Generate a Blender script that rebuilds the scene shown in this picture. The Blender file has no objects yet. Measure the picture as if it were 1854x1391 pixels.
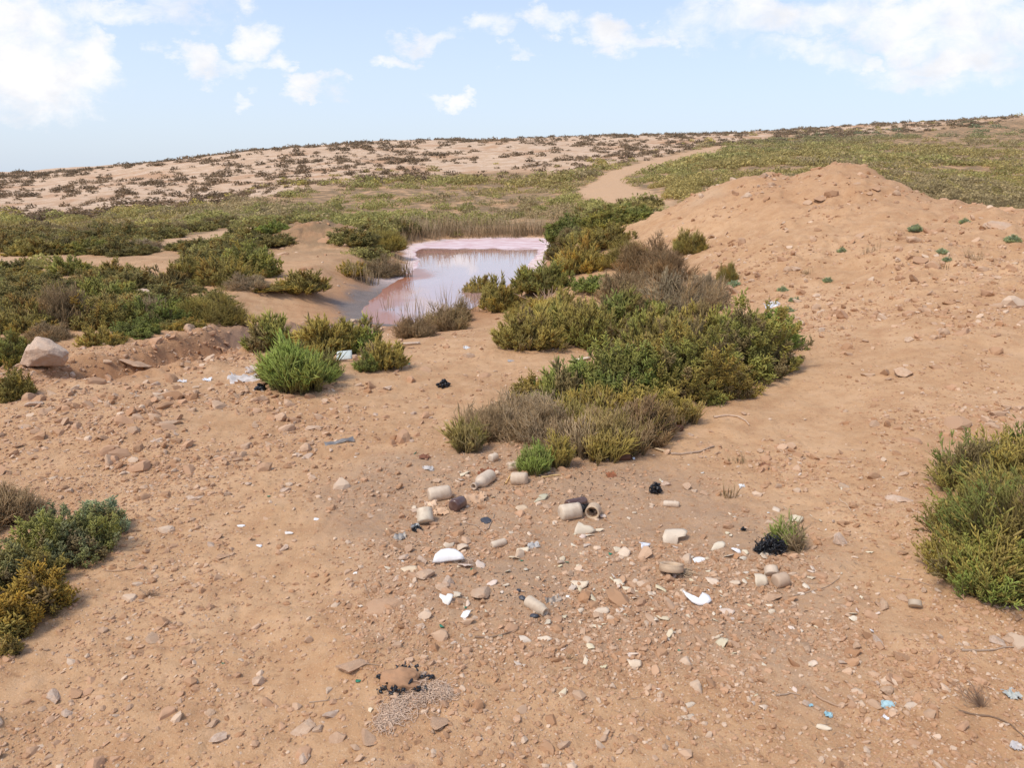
import bpy, math, random
import numpy as np
RNG = np.random.default_rng(7)
random.seed(7)
scene = bpy.context.scene
COL = scene.collection
# ---------------------------------------------------------------- camera model
W, HH, F = 1854, 1391, 1340.0
P = math.radians(15.2); CAMZ = 1.70
cP, sP = math.cos(P), math.sin(P)

def ray(px, py):
    u = (px - W/2)/F; v = (HH/2 - py)/F
    return np.array([u, cP + v*sP, -sP + v*cP])

def zpy(py, Y):
    return CAMZ + Y*math.tan(math.atan((HH/2 - py)/F) - P)

def plane_pt(px, py, z):
    d = ray(px, py); k = (z - CAMZ)/d[2]
    return (d[0]*k, d[1]*k)

# ---------------------------------------------------------------- noise (numpy)
def _hash(ix, iy, seed):
    h = (ix.astype(np.int64)*374761393 + iy.astype(np.int64)*668265263 + seed*1442695041) & 0xFFFFFFFF
    h = ((h ^ (h >> 13))*1274126177) & 0xFFFFFFFF
    h = h ^ (h >> 16)
    return (h & 0xFFFFFF)/float(0xFFFFFF)

def vnoise(x, y, seed=0):
    x = np.asarray(x, float); y = np.asarray(y, float)
    ix = np.floor(x); iy = np.floor(y)
    fx = x - ix; fy = y - iy
    fx = fx*fx*fx*(fx*(fx*6 - 15) + 10); fy = fy*fy*fy*(fy*(fy*6 - 15) + 10)
    a = _hash(ix, iy, seed); b = _hash(ix + 1, iy, seed)
    c = _hash(ix, iy + 1, seed); d = _hash(ix + 1, iy + 1, seed)
    return (a + (b - a)*fx)*(1 - fy) + (c + (d - c)*fx)*fy      # 0..1

def fbm(x, y, scale, octaves=4, seed=0, gain=.5):
    s = 0; a = 1; t = 0; f = 1/scale
    for o in range(octaves):
        s = s + a*(vnoise(x*f + 17.3*o, y*f - 9.1*o, seed + o*31) - .5); t += a
        a *= gain; f *= 2.03
    return s/t*2                                                  # about -1..1

def sstep(a, b, x):
    t = np.clip((x - a)/(b - a), 0, 1)
    return t*t*(3 - 2*t)

# ---------------------------------------------------------------- terrain knots
# columns: image azimuth -> chain of (depth, height) of the lie of the land
def zz(Y, py): return (Y, zpy(py, Y))
COLS = {
 -400: [(.5,0),(4,0),(8,0),(13,-.02),(20,0),(28,-.05), zz(40,404), zz(62,372), zz(85,352), zz(115,337)],
    0: [(.5,0),(4,0),(8,0),(13,-.03),(20,-.02),(28,-.08), zz(40,403), zz(62,366), zz(85,341), zz(115,320)],
  300: [(.5,0),(4,0),(8,-.02),(13,-.06),(20,-.04),(28,-.05), zz(38,400), zz(56,364), zz(82,325), zz(115,294)],
  600: [(.5,0),(4,0),(8,-.04),(13,-.08),(20,-.04),(28,0), zz(36,402), zz(56,346), zz(86,302), zz(125,265)],
  900: [(.5,0),(4,0),(8,-.02),(13,-.1),(20,-.1),(28,-.1), zz(36,402), zz(56,346), zz(90,296), zz(140,251)],
 1150: [(.5,0),(4,0),(8,.02),(13,.12), zz(18,404),(21.3,.35), zz(36,362), zz(55,324), zz(95,280), zz(160,246)],
 1215: [(.5,0),(4,0),(8,.07),(12.7,.32), zz(17.8,379),(21.5,.42), zz(36,353), zz(56.5,317), zz(97,276), zz(162,244)],
 1290: [(.5,0),(4,.01),(8,.12),(12.5,.5), zz(17.5,343),(21.5,.5), zz(36,345), zz(58,310), zz(100,272), zz(165,242)],
 1390: [(.5,0),(4,.02),(8,.22),(12.2,.82), zz(17,318),(21.5,.6), zz(36,342), zz(59,307), zz(103,267), zz(172,238)],
 1420: [(.5,0),(4,.02),(8,.25),(12.1,.88), zz(16.8,319),(21.3,.6), zz(36,342), zz(59,307), zz(103,266), zz(174,236)],
 1510: [(.5,0),(4,.03),(8,.31),(12,1.03), zz(16.3,301),(21,.6), zz(36,342), zz(60,305), zz(105,262), zz(180,232)],
 1545: [(.5,0),(4,.04),(8,.34),(11.7,1.02), zz(15.9,305),(20.7,.58), zz(36,343), zz(59.5,306), zz(106,260), zz(181,229)],
 1600: [(.5,0),(4,.06),(8,.40),(11,1.0), zz(15,330),(20,.55), zz(35,345), zz(59,308), zz(108,257), zz(183,225)],
 1700: [(.5,0),(4,.09),(7.6,.50),(10.2,.95), zz(13.5,361),(19,.45), zz(34,352), zz(58,312), zz(110,252), zz(185,219)],
 1854: [(.5,.0),(4,.12),(7,.50),(9,.82), zz(11.5,390),(17,.3), zz(32,378), zz(55,322), zz(115,245), zz(190,207)],
 2250: [(.5,.0),(4,.15),(6.5,.5),(8,.75), (10,1.0),(15,.3), zz(32,374), zz(55,317), zz(115,238), zz(190,188)],
}
ct = np.array([(c - W/2)/F*.975 for c in COLS])
KY = np.array([[k[0] for k in v] + [260., 470.] for v in COLS.values()])
KZ = np.array([[k[1] for k in v] + [v[-1][1] + 2.0, v[-1][1] + 1.0] for v in COLS.values()])
NK = KY.shape[1]

def pchip_slopes(X, Yv):
    h = np.diff(X, axis=-1); d = np.diff(Yv, axis=-1)/h
    m = np.zeros_like(Yv)
    a = d[..., :-1]; b = d[..., 1:]
    w1 = 2*h[..., 1:] + h[..., :-1]; w2 = h[..., 1:] + 2*h[..., :-1]
    with np.errstate(divide='ignore', invalid='ignore'):
        mm = (w1 + w2)/(w1/a + w2/b)
    m[..., 1:-1] = np.where(a*b > 0, np.nan_to_num(mm), 0)
    m[..., 0] = d[..., 0]; m[..., -1] = d[..., -1]
    return m

def col_interp(t, K):            # K: (ncol, NK) -> (n, NK) smooth over azimuth
    X = ct[None, :]; m = pchip_slopes(np.repeat(X, NK, 0), K.T.copy())      # (NK, ncol)
    t = np.clip(t, ct[0], ct[-1])
    i = np.clip(np.searchsorted(ct, t) - 1, 0, len(ct) - 2)
    h = (ct[i + 1] - ct[i])[:, None]; s = ((t - ct[i])[:, None])/h
    y0 = K[i]; y1 = K[i + 1]; m0 = m.T[i]; m1 = m.T[i + 1]
    return ((1 + 2*s)*(1 - s)**2)*y0 + s*(1 - s)**2*h*m0 + s*s*(3 - 2*s)*y1 + s*s*(s - 1)*h*m1

def base_z(x, y):
    x = np.ravel(x); y = np.ravel(y); out = np.empty_like(x)
    for a in range(0, len(x), 200000):
        xs = x[a:a+200000]; ys = y[a:a+200000]
        yy = np.maximum(ys, .6); t = xs/yy
        ky = col_interp(t, KY); kz = col_interp(t, KZ)
        m = pchip_slopes(ky, kz)
        i = np.clip((ky < yy[:, None]).sum(1) - 1, 0, NK - 2); r = np.arange(len(xs))
        x0 = ky[r, i]; h = ky[r, i + 1] - x0; s = np.clip((yy - x0)/h, 0, 1)
        out[a:a+200000] = ((1+2*s)*(1-s)**2)*kz[r, i] + s*(1-s)**2*h*m[r, i] + s*s*(3-2*s)*kz[r, i+1] + s*s*(s-1)*h*m[r, i+1]
    return out

def poly_sd(x, y, poly):          # signed distance, negative inside
    poly = np.asarray(poly); d = np.full(x.shape, 1e9); ins = np.zeros(x.shape, bool)
    n = len(poly)
    for i in range(n):
        a = poly[i]; b = poly[(i + 1) % n]; e = b - a
        wx = x - a[0]; wy = y - a[1]
        tt = np.clip((wx*e[0] + wy*e[1])/(e@e), 0, 1)
        d = np.minimum(d, np.hypot(wx - tt*e[0], wy - tt*e[1]))
        c = ((a[1] <= y) & (b[1] > y)) | ((b[1] <= y) & (a[1] > y))
        with np.errstate(divide='ignore', invalid='ignore'):
            ins ^= c & (x < a[0] + (y - a[1])/(e[1] if e[1] != 0 else 1e-9)*e[0])
    return np.where(ins, -d, d)

def line_dist(x, y, line):
    line = np.asarray(line); d = np.full(x.shape, 1e9)
    for a, b in zip(line[:-1], line[1:]):
        e = b - a; wx = x - a[0]; wy = y - a[1]
        tt = np.clip((wx*e[0] + wy*e[1])/(e@e), 0, 1)
        d = np.minimum(d, np.hypot(wx - tt*e[0], wy - tt*e[1]))
    return d

ZW = -0.50                                       # water level
POND_PX = [(640,566),(652,552),(688,521),(733,493),(750,474),(738,458),(752,444),(790,437),(850,433),(920,431),(992,432),
           (1000,442),(975,470),(960,492),(925,518),(890,545),(850,566),(800,582),(745,590),(690,592),(655,583)]
POND = np.array([plane_pt(a, b, ZW) for a, b in POND_PX])
TRENCH = np.array([plane_pt(a, b, -.25) for a, b in [(640,575),(560,590),(490,615),(430,640),(350,672),(270,698),(200,712)]])
MOUND_C = np.array(plane_pt(575, 447, -.1))

def smooth_poly(poly, it=2):
    for _ in range(it):
        q = []
        for i in range(len(poly)):
            a = poly[i]; b = poly[(i+1) % len(poly)]
            q += [a*.75 + b*.25, a*.25 + b*.75]
        poly = np.array(q)
    return poly
POND = smooth_poly(POND, 1)

def terrain(x, y):
    """height and surface zones of the land"""
    sh = np.shape(x); x = np.ravel(x).astype(float); y = np.ravel(y).astype(float)
    z = base_z(x, y)
    r = np.maximum(y, .5)
    # big undulation growing with distance
    z += fbm(x, y, 7, 3, 11)*np.clip((r - 6)/60, 0, 1)*.28 + fbm(x, y, 22, 3, 12)*np.clip((r - 30)/80, 0, 1)*.5
    z += fbm(x, y, 1.3, 3, 5)*.035
    # small spoil mound left of the pond
    dm = np.hypot((x - MOUND_C[0])/1.75, (y - MOUND_C[1])/1.6)
    z += .62*np.exp(-(dm**2)*1.1)*(1 + .25*fbm(x, y, .9, 3, 8))
    # rubble heaps in the foreground, left
    for (px, py, rr, hh) in [(300,770,.55,.06),(560,690,.6,.07),(640,665,.5,.06),(120,740,.8,.06),(700,1250,.28,.03),(760,1080,.35,.03),(640,1200,.12,.05)]:
        c = plane_pt(px, py, 0)
        z += hh*np.exp(-((x - c[0])**2 + (y - c[1])**2)/rr**2)
    # trench
    near = (y > 3) & (y < 60) & (np.abs(x) < 40)
    dt = np.full(x.shape, 9.); dp = np.full(x.shape, 99.)
    wob = fbm(x[near], y[near], .8, 3, 21)
    dt[near] = line_dist(x[near], y[near], TRENCH) + wob*.16
    z -= .27*(1 - sstep(.22, .62, dt))
    dp[near] = poly_sd(x[near], y[near], POND) + wob*.16
    wb = 1.6 + 2.4*sstep(13.2, 11.6, y)*sstep(-5.5, -3.5, x)
    bank = ZW + .012 + (z - ZW)*sstep(0.05, 1, dp/wb) + np.clip(dp, 0, 1)*.03
    z = np.where(dp < wb, np.where(dp > 0, np.minimum(bank, np.maximum(z, ZW + .02)), ZW - .25*sstep(0, 1.0, -dp) + .012), z)
    # clods and grit
    nearf = np.clip(1.6 - r/14, 0.25, 1)
    dry = sstep(.0, .5, dp)
    z += dry*nearf*(fbm(x, y, .22, 3, 31)*.016 + np.abs(fbm(x, y, .09, 2, 41))*.012)
    face = sstep(.25, .8, z)*(y < 20)*(x > 0)
    z += face*(np.abs(fbm(x, y, .8, 4, 46, .6))*.16 - .04 + fbm(x, y, 2.2, 3, 44)*.10 + np.abs(fbm(x, y, .30, 3, 47, .6))*.05)
    z += (1 - sstep(.3, 1.3, dt))*dry*np.abs(fbm(x, y, .30, 4, 48, .65))*.15 + np.exp(-dm**2*.6)*(np.abs(fbm(x, y, .5, 4, 49, .65))*.24 - .05)
    steep = np.zeros_like(x)
    # zones
    hill = np.zeros_like(x); tt = x/r
    yb = np.interp(tt, HB_T, HB_Y) if HB_T is not None else np.full_like(x, 60.)
    hill = sstep(-.05, .12, (y - yb*(1 + .10*fbm(x, y, 12, 3, 55)))/yb)
    mud = (1 - sstep(.15, .75, dp + .3*fbm(x, y, .5, 3, 61)))*(y < 20)*(x < -1.0) + .6*(1 - sstep(.3, .9, dt))*sstep(8.3, 9.5, y)*(y < 14)
    salt = (1 - sstep(.05, .32, dp + .1*fbm(x, y, .35, 2, 62)))*sstep(15, 19, y)
    salt *= (dp > -1)
    red = np.clip(np.exp(-dm**2*.9)*.9 + (1 - sstep(.2, 1.0, dt))*1.1 + sstep(.35, .75, z/2.2)*.3*(y < 25) + (1 - sstep(0, 1.7, dp))*.8*(y < 24), 0, 1)
    return z.reshape(sh), dict(hill=hill.reshape(sh), mud=np.clip(mud,0,1).reshape(sh), salt=np.clip(salt,0,1).reshape(sh), red=red.reshape(sh), dp=dp.reshape(sh))

# foot of the pale hill, from its outline against the green plain
HB_T = HB_Y = None
YS = np.concatenate([np.arange(1.0, 6, .004), 6*np.exp(np.arange(0, 4.35, .0016))])
def base_hit(px, py):
    d = ray(px, py); k = YS/d[1]
    zr = CAMZ + d[2]*k
    zt = base_z(d[0]*k, YS)
    i = np.argmax(zr < zt)
    return d[0]*k[i], YS[i]
_hb = [base_hit(a, b) for a, b in [(-300,408),(0,404),(200,394),(300,380),(480,357),(700,331),(900,320),(1060,318),(1180,291),(1300,263),(1400,256),(1550,246),(1700,232),(1854,217),(2100,200)]]
_t = np.array([a/b for a, b in _hb]); _o = np.argsort(_t)
HB_T = _t[_o]; HB_Y = np.array([b for a, b in _hb])[_o]

# ---------------------------------------------------------------- mesh helpers
def new_mesh(name, verts, faces, nper, attrs=None, smooth=True):
    """faces: (m, nper) int array"""
    me = bpy.data.meshes.new(name)
    verts = np.ascontiguousarray(verts, np.float32); faces = np.ascontiguousarray(faces, np.int32)
    me.vertices.add(len(verts)); me.vertices.foreach_set('co', verts.ravel())
    m = len(faces)
    me.loops.add(m*nper); me.loops.foreach_set('vertex_index', faces.ravel())
    me.polygons.add(m)
    me.polygons.foreach_set('loop_start', np.arange(0, m*nper, nper, dtype=np.int32))
    me.polygons.foreach_set('loop_total', np.full(m, nper, np.int32))
    me.polygons.foreach_set('use_smooth', np.full(m, smooth, bool))
    for k, a in (attrs or {}).items():
        a = np.asarray(a, np.float32)
        if a.ndim == 1:
            at = me.attributes.new(k, 'FLOAT', 'POINT'); at.data.foreach_set('value', a)
        else:
            if a.shape[1] == 3: a = np.concatenate([a, np.ones((len(a), 1), np.float32)], 1)
            at = me.attributes.new(k, 'FLOAT_COLOR', 'POINT'); at.data.foreach_set('color', np.ascontiguousarray(a).ravel())
    me.update(calc_edges=True)
    return me

def link(name, me, mat=None, parent=None, loc=(0,0,0), rot=(0,0,0), sc=(1,1,1)):
    o = bpy.data.objects.new(name, me); COL.objects.link(o)
    if mat is not None and me is not None and not me.materials: me.materials.append(mat)
    o.location = loc; o.rotation_euler = rot; o.scale = sc
    if parent is not None: o.parent = parent
    return o

def tag(o, label=None, cat=None, group=None, kind=None):
    if label: o['label'] = label
    if cat: o['category'] = cat
    if group: o['group'] = group
    if kind: o['kind'] = kind
    return o

# ---------------------------------------------------------------- ground grid
def build_grid():
    ys = [-3.0]
    while ys[-1] < 1.2: ys.append(ys[-1] + (.15 if ys[-1] < .6 else .05))
    while ys[-1] < 460:
        y = ys[-1]; ys.append(y + min(max(.0011*y*y, .0035), 0.007*y))
    ys = np.array(ys)
    ss = np.concatenate([np.linspace(-2.2, -.78, 90)[:-1], np.linspace(-.78, .78, 900), np.linspace(.78, 2.2, 90)[1:]])
    return ss, ys
SS, GY = build_grid()
APEX = 3.4
GX = SS[None, :]*(GY[:, None] + APEX)
GYY = np.repeat(GY[:, None], len(SS), 1)
GZ, ZONES = terrain(GX, GYY)

def ground(x, y):
    x = np.asarray(x, float); y = np.asarray(y, float)
    s = np.clip(x/(y + APEX), SS[0] + 1e-6, SS[-1] - 1e-6)
    j = np.clip(np.searchsorted(SS, s) - 1, 0, len(SS) - 2); i = np.clip(np.searchsorted(GY, y) - 1, 0, len(GY) - 2)
    fs = (s - SS[j])/(SS[j+1] - SS[j]); fy = np.clip((y - GY[i])/(GY[i+1] - GY[i]), 0, 1)
    return (GZ[i, j]*(1-fs) + GZ[i, j+1]*fs)*(1-fy) + (GZ[i+1, j]*(1-fs) + GZ[i+1, j+1]*fs)*fy

def hit(px, py):
    d = ray(px, py); k = YS/d[1]
    x = d[0]*k; zr = CAMZ + d[2]*k
    below = zr < ground(x, YS)
    i = np.argmax(below) if below.any() else len(YS) - 1
    return np.array([x[i], YS[i], ground(x[i], YS[i])])

# ---------------------------------------------------------------- node helpers
def nmat(name):
    m = bpy.data.materials.new(name); m.use_nodes = True
    nt = m.node_tree; nt.nodes.clear()
    return m, nt

class NT:
    def __init__(s, nt): s.nt = nt
    def n(s, t, **kw):
        nd = s.nt.nodes.new(t)
        for k, v in kw.items(): setattr(nd, k, v)
        return nd
    def set(s, sock, v):
        if hasattr(v, 'is_output'): s.nt.links.new(v, sock)
        else: sock.default_value = v
    def mix(s, f, a, b, blend='MIX'):
        nd = s.n('ShaderNodeMix', data_type='RGBA', blend_type=blend)
        s.set(nd.inputs[0], f)
        for i, v in ((6, a), (7, b)):
            s.set(nd.inputs[i], (*v, 1) if isinstance(v, tuple) and len(v) == 3 else v)
        return nd.outputs[2]
    def math(s, op, a, b=0., c=0., clamp=False):
        nd = s.n('ShaderNodeMath', operation=op, use_clamp=clamp)
        for i, v in enumerate((a, b, c)):
            if i < len(nd.inputs): s.set(nd.inputs[i], v)
        return nd.outputs[0]
    def noise(s, vec, scale, detail=4, rough=.55, dist=0.):
        nd = s.n('ShaderNodeTexNoise'); s.set(nd.inputs['Vector'], vec)
        nd.inputs['Scale'].default_value = scale; nd.inputs['Detail'].default_value = detail
        nd.inputs['Roughness'].default_value = rough; nd.inputs['Distortion'].default_value = dist
        return nd.outputs['Fac']
    def ramp(s, f, a, b):
        nd = s.n('ShaderNodeMapRange', interpolation_type='SMOOTHSTEP')
        s.set(nd.inputs[0], f); nd.inputs[1].default_value = a; nd.inputs[2].default_value = b
        return nd.outputs[0]
    def attr(s, name, out='Fac'):
        return s.n('ShaderNodeAttribute', attribute_name=name).outputs[out]
    def bump(s, h, strength, dist):
        nd = s.n('ShaderNodeBump'); s.set(nd.inputs['Height'], h)
        nd.inputs['Strength'].default_value = strength; nd.inputs['Distance'].default_value = dist
        return nd.outputs[0]
    def bsdf(s, col, rough=.9, normal=None, spec=.2, out=True, **kw):
        b = s.n('ShaderNodeBsdfPrincipled')
        s.set(b.inputs['Base Color'], (*col, 1) if isinstance(col, tuple) and len(col) == 3 else col)
        s.set(b.inputs['Roughness'], rough); b.inputs['Specular IOR Level'].default_value = spec
        if normal is not None: s.set(b.inputs['Normal'], normal)
        for k, v in kw.items(): s.set(b.inputs[k], v)
        if out: s.out(b.outputs[0])
        return b.outputs[0]
    def out(s, sh):
        o = s.n('ShaderNodeOutputMaterial'); s.nt.links.new(sh, o.inputs[0])

def mat_ground():
    m, nt = nmat('earth'); T = NT(nt)
    pos = T.n('ShaderNodeNewGeometry').outputs['Position']
    n1 = T.noise(pos, .9, 5); n2 = T.noise(pos, 5, 6, .65); n3 = T.noise(pos, 28, 5, .7); n4 = T.noise(pos, 150, 3, .7)
    c = T.mix(T.ramp(n1, .35, .68), (.475, .276, .138), (.555, .338, .178))
    c = T.mix(T.math('MULTIPLY', T.ramp(n2, .42, .72), .55), c, (.37, .185, .088))
    c = T.mix(T.math('MULTIPLY', T.ramp(n2, .52, .30), .45), c, (.59, .37, .215))
    c = T.mix(T.math('MULTIPLY', T.attr('red'), .75), c, T.mix(n2, (.27, .112, .045), (.40, .195, .092)))
    # trampled rubbish ground: greyer
    c = T.mix(T.math('MULTIPLY', T.attr('ash'), T.ramp(n3, .25, .6)), c, (.36, .235, .15))
    hillc = T.mix(T.ramp(T.noise(pos, .55, 6, .7), .4, .62), (.50, .33, .20), (.61, .44, .30))
    hillc = T.mix(T.ramp(T.noise(pos, .16, 5, .6), .5, .65), hillc, (.46, .27, .15))
    hillc = T.mix(T.math('MULTIPLY', T.ramp(T.noise(pos, 1.6, 5, .75), .60, .67), .55), hillc, (.62, .52, .38))
    hillc = T.mix(T.math('MULTIPLY', T.ramp(T.noise(pos, .8, 6, .8), .44, .36), .5), hillc, (.30, .20, .13))
    c = T.mix(T.attr('hill'), c, hillc)
    c = T.mix(T.math('MULTIPLY', T.attr('veg'), T.ramp(T.noise(pos, 1.1, 4), .3, .6)), c, (.20, .135, .07))
    c = T.mix(T.attr('road'), c, T.mix(n2, (.46, .28, .15), (.56, .36, .21)))
    c = T.mix(T.attr('mud'), c, T.mix(n2, (.10, .07, .055), (.24, .195, .165)))
    c = T.mix(T.math('MULTIPLY', T.attr('salt'), T.ramp(T.noise(pos, 3.5, 6, .7), .28, .5)), c, T.mix(n1, (.70, .53, .49), (.80, .66, .62)))
    # grit
    sp = T.math('MULTIPLY', T.ramp(n4, .54, .68), .55)
    c = T.mix(sp, c, (.63, .46, .30))
    sp2 = T.math('MULTIPLY', T.ramp(n3, .46, .30), .5)
    c = T.mix(sp2, c, (.23, .115, .055))
    h = T.math('ADD', T.math('MULTIPLY', n3, 1.0), T.math('MULTIPLY', n4, .35))
    T.bsdf(c, T.math('SUBTRACT', .95, T.math('MULTIPLY', T.attr('mud'), .45)), T.bump(h, .55, .02), .15)
    return m

def mat_water():
    m, nt = nmat('pink_brine'); T = NT(nt)
    pos = T.n('ShaderNodeNewGeometry').outputs['Position']
    cr = T.attr('crust')
    nz = T.noise(pos, 1.7, 6, .65); nz2 = T.noise(pos, .7, 4, .5)
    w = T.bsdf(T.mix(T.attr('rust_reflect'), T.mix(nz2, (.42, .23, .20), (.50, .32, .31)), (.36, .125, .055)), .03, T.bump(T.noise(pos, 5, 2), .03, .01), .5, out=False, IOR=1.65)
    s = T.bsdf(T.mix(T.ramp(nz, .35, .65), (.62, .40, .37), (.76, .60, .57)), .55, T.bump(T.noise(pos, 12, 4), .3, .01), .3, out=False)
    mx = T.n('ShaderNodeMixShader')
    f = T.ramp(T.math('ADD', cr, T.math('MULTIPLY', T.math('SUBTRACT', nz, .5), .9)), .38, .62)
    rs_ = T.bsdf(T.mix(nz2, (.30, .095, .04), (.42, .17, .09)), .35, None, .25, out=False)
    m2 = T.n('ShaderNodeMixShader'); T.set(m2.inputs[0], T.math('MULTIPLY', T.ramp(T.math('ADD', T.attr('rust_reflect'), T.math('MULTIPLY', T.math('SUBTRACT', nz, .5), .6)), .35, .85), .62)); T.set(m2.inputs[1], w); T.set(m2.inputs[2], rs_); w = m2.outputs[0]  # dark bank reflection painted over the brine as diffuse red-brown
    T.set(mx.inputs[0], f); T.set(mx.inputs[1], w); T.set(mx.inputs[2], s)
    T.out(mx.outputs[0])
    return m

def mat_foliage(name, stem=(.25, .175, .095), rough=.65):
    m, nt = nmat(name); T = NT(nt)
    oi = T.n('ShaderNodeObjectInfo').outputs['Color']
    c = T.mix(1., T.attr('tint', 'Color'), oi, 'MULTIPLY')
    c = T.mix(1., c, (1.16, 1.14, .95), 'MULTIPLY')
    c = T.mix(T.attr('tip'), stem, c)
    b = T.bsdf(c, rough, None, .2, out=False)
    tr = T.n('ShaderNodeBsdfTranslucent'); T.set(tr.inputs[0], c)
    mx = T.n('ShaderNodeMixShader'); mx.inputs[0].default_value = .38
    T.set(mx.inputs[1], b); T.set(mx.inputs[2], tr.outputs[0]); T.out(mx.outputs[0])
    return m

def mat_stone(name, vcol=False, bd=.006):
    m, nt = nmat(name); T = NT(nt)
    tc = T.n('ShaderNodeTexCoord').outputs['Object']
    if vcol:
        c = T.attr('tint', 'Color')
        T.bsdf(c, .9, None, .2)
        return m
    oi = T.n('ShaderNodeObjectInfo'); 
    n1 = T.noise(tc, 2.2, 6, .65); n2 = T.noise(tc, 14, 5, .7)
    c = T.mix(T.ramp(n1, .3, .7), oi.outputs['Color'], T.mix(.6, oi.outputs['Color'], (.44, .255, .145)))
    c = T.mix(T.math('MULTIPLY', T.ramp(n2, .55, .75), .5), c, (.62, .48, .35))
    c = T.mix(T.math('MULTIPLY', T.ramp(n2, .42, .3), .3), c, (.30, .18, .10))
    T.bsdf(c, .92, T.bump(T.math('ADD', n2, n1), .6, bd), .2)
    return m

def mat_plain(name, col, rough=.6, dirt=.45, dirtcol=(.42, .25, .14), scale=20, spec=.3, trans=0., metal=0.):
    m, nt = nmat(name); T = NT(nt)
    tc = T.n('ShaderNodeTexCoord').outputs['Object']
    oi = T.n('ShaderNodeObjectInfo').outputs['Color']
    n = T.noise(tc, scale, 5, .65)
    c = T.mix(1., (*col, 1), oi, 'MULTIPLY')
    c = T.mix(T.math('MULTIPLY', T.ramp(n, .40, .68), dirt), c, dirtcol)
    b = T.bsdf(c, rough, T.bump(T.noise(tc, scale*4, 3), .15, .003), spec, out=False, Metallic=metal)
    if trans > 0:
        tr = T.n('ShaderNodeBsdfTranslucent'); T.set(tr.inputs[0], c)
        mx = T.n('ShaderNodeMixShader'); mx.inputs[0].default_value = trans
        T.set(mx.inputs[1], b); T.set(mx.inputs[2], tr.outputs[0]); T.out(mx.outputs[0])
    else: T.out(b)
    return m

M_GROUND = mat_ground(); M_WATER = mat_water()
M_FOL = mat_foliage('salt_shrub_foliage'); M_WOOD = mat_foliage('shrub_wood', (.17, .12, .085))
M_STONE = mat_stone('limestone'); M_BOULDER = mat_stone('boulder_limestone', bd=.03); M_GRAVEL = mat_stone('gravel_grains', True)
M_FROST = mat_plain('frosted_glass', (.80, .64, .47), .6, .55, (.50, .34, .22), 16, .4, .25)
M_SHARD = mat_plain('frosted_glass_shards', (.80, .68, .52), .5, .25, (.55, .38, .25), 16, .4, .2)
M_WHITE = mat_plain('white_glazed_ceramic', (.86, .83, .78), .3, .25, (.55, .40, .28), 10, .5)
M_BROWNG = mat_plain('brown_glass', (.10, .052, .04), .25, .30, (.33, .21, .15), 18, .5)
M_GREENG = mat_plain('green_glass', (.03, .26, .12), .25, .15, (.35, .25, .15), 20, .5, .3)
M_BLACK = mat_plain('charred_plastic', (.012, .012, .013), .35, .12, (.10, .08, .07), 30, .5)
M_STRAW = mat_plain('dry_straw', (.50, .36, .22), .8, .2, (.3, .19, .11), 30)
M_TWIG = mat_plain('bleached_twig', (.40, .28, .19), .85, .3, (.22, .14, .09), 30)
M_RUST = mat_plain('rusty_tin', (.13, .055, .03), .75, .4, (.05, .025, .018), 25)
M_METAL = mat_plain('weathered_metal', (.22, .21, .20), .6, .35, (.30, .20, .13), 14, .5, 0, .5)
M_PLASTIC = mat_plain('sun_bleached_plastic', (.8, .8, .8), .5, .3, (.5, .35, .24), 16, .4, .1)
M_FIBRE = mat_plain('wood_wool', (.70, .50, .35), .85, .2, (.42, .27, .17), 30)
M_CLOD = mat_plain('earth_clod', (.40, .235, .135), .95, .45, (.30, .16, .085), 14, .1)

# ---------------------------------------------------------------- ground, water
def polypx(pts, z=None):
    return np.array([base_hit(a, b) for a, b in pts])
ROADS = [polypx(p) for p in [
    [(1056,356),(1062,336),(1100,315),(1150,298),(1205,282),(1245,275),(1310,263),(1310,269),(1250,284),(1200,299),(1166,309),(1132,318),(1122,334),(1150,346),(1200,354),(1280,350),(1280,360),(1200,366),(1120,368)],
    [(285,448),(300,436),(380,424),(478,412),(480,424),(400,436),(340,447)],
    [(-200,486),(0,459),(86,463),(60,476),(0,486)],
    [(1590,313),(1600,309),(1690,305),(1700,308)],
    [(268,505),(280,468),(300,452),(320,470),(300,510)],
    [(490,470),(500,455),(600,452),(640,470),(600,500),(500,500)],
]]
def road_sd(x, y, veg=True):
    d = np.full(np.shape(x), 99.)
    for p in (ROADS if veg else ROADS[:-2]): d = np.minimum(d, poly_sd(x, y, p))
    return d
DUMP = polypx([(560,900),(700,830),(880,800),(1200,840),(1420,940),(1500,1080),(1640,1200),(1500,1300),(1200,1200),(900,1190),(700,1150),(660,1010)])

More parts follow.
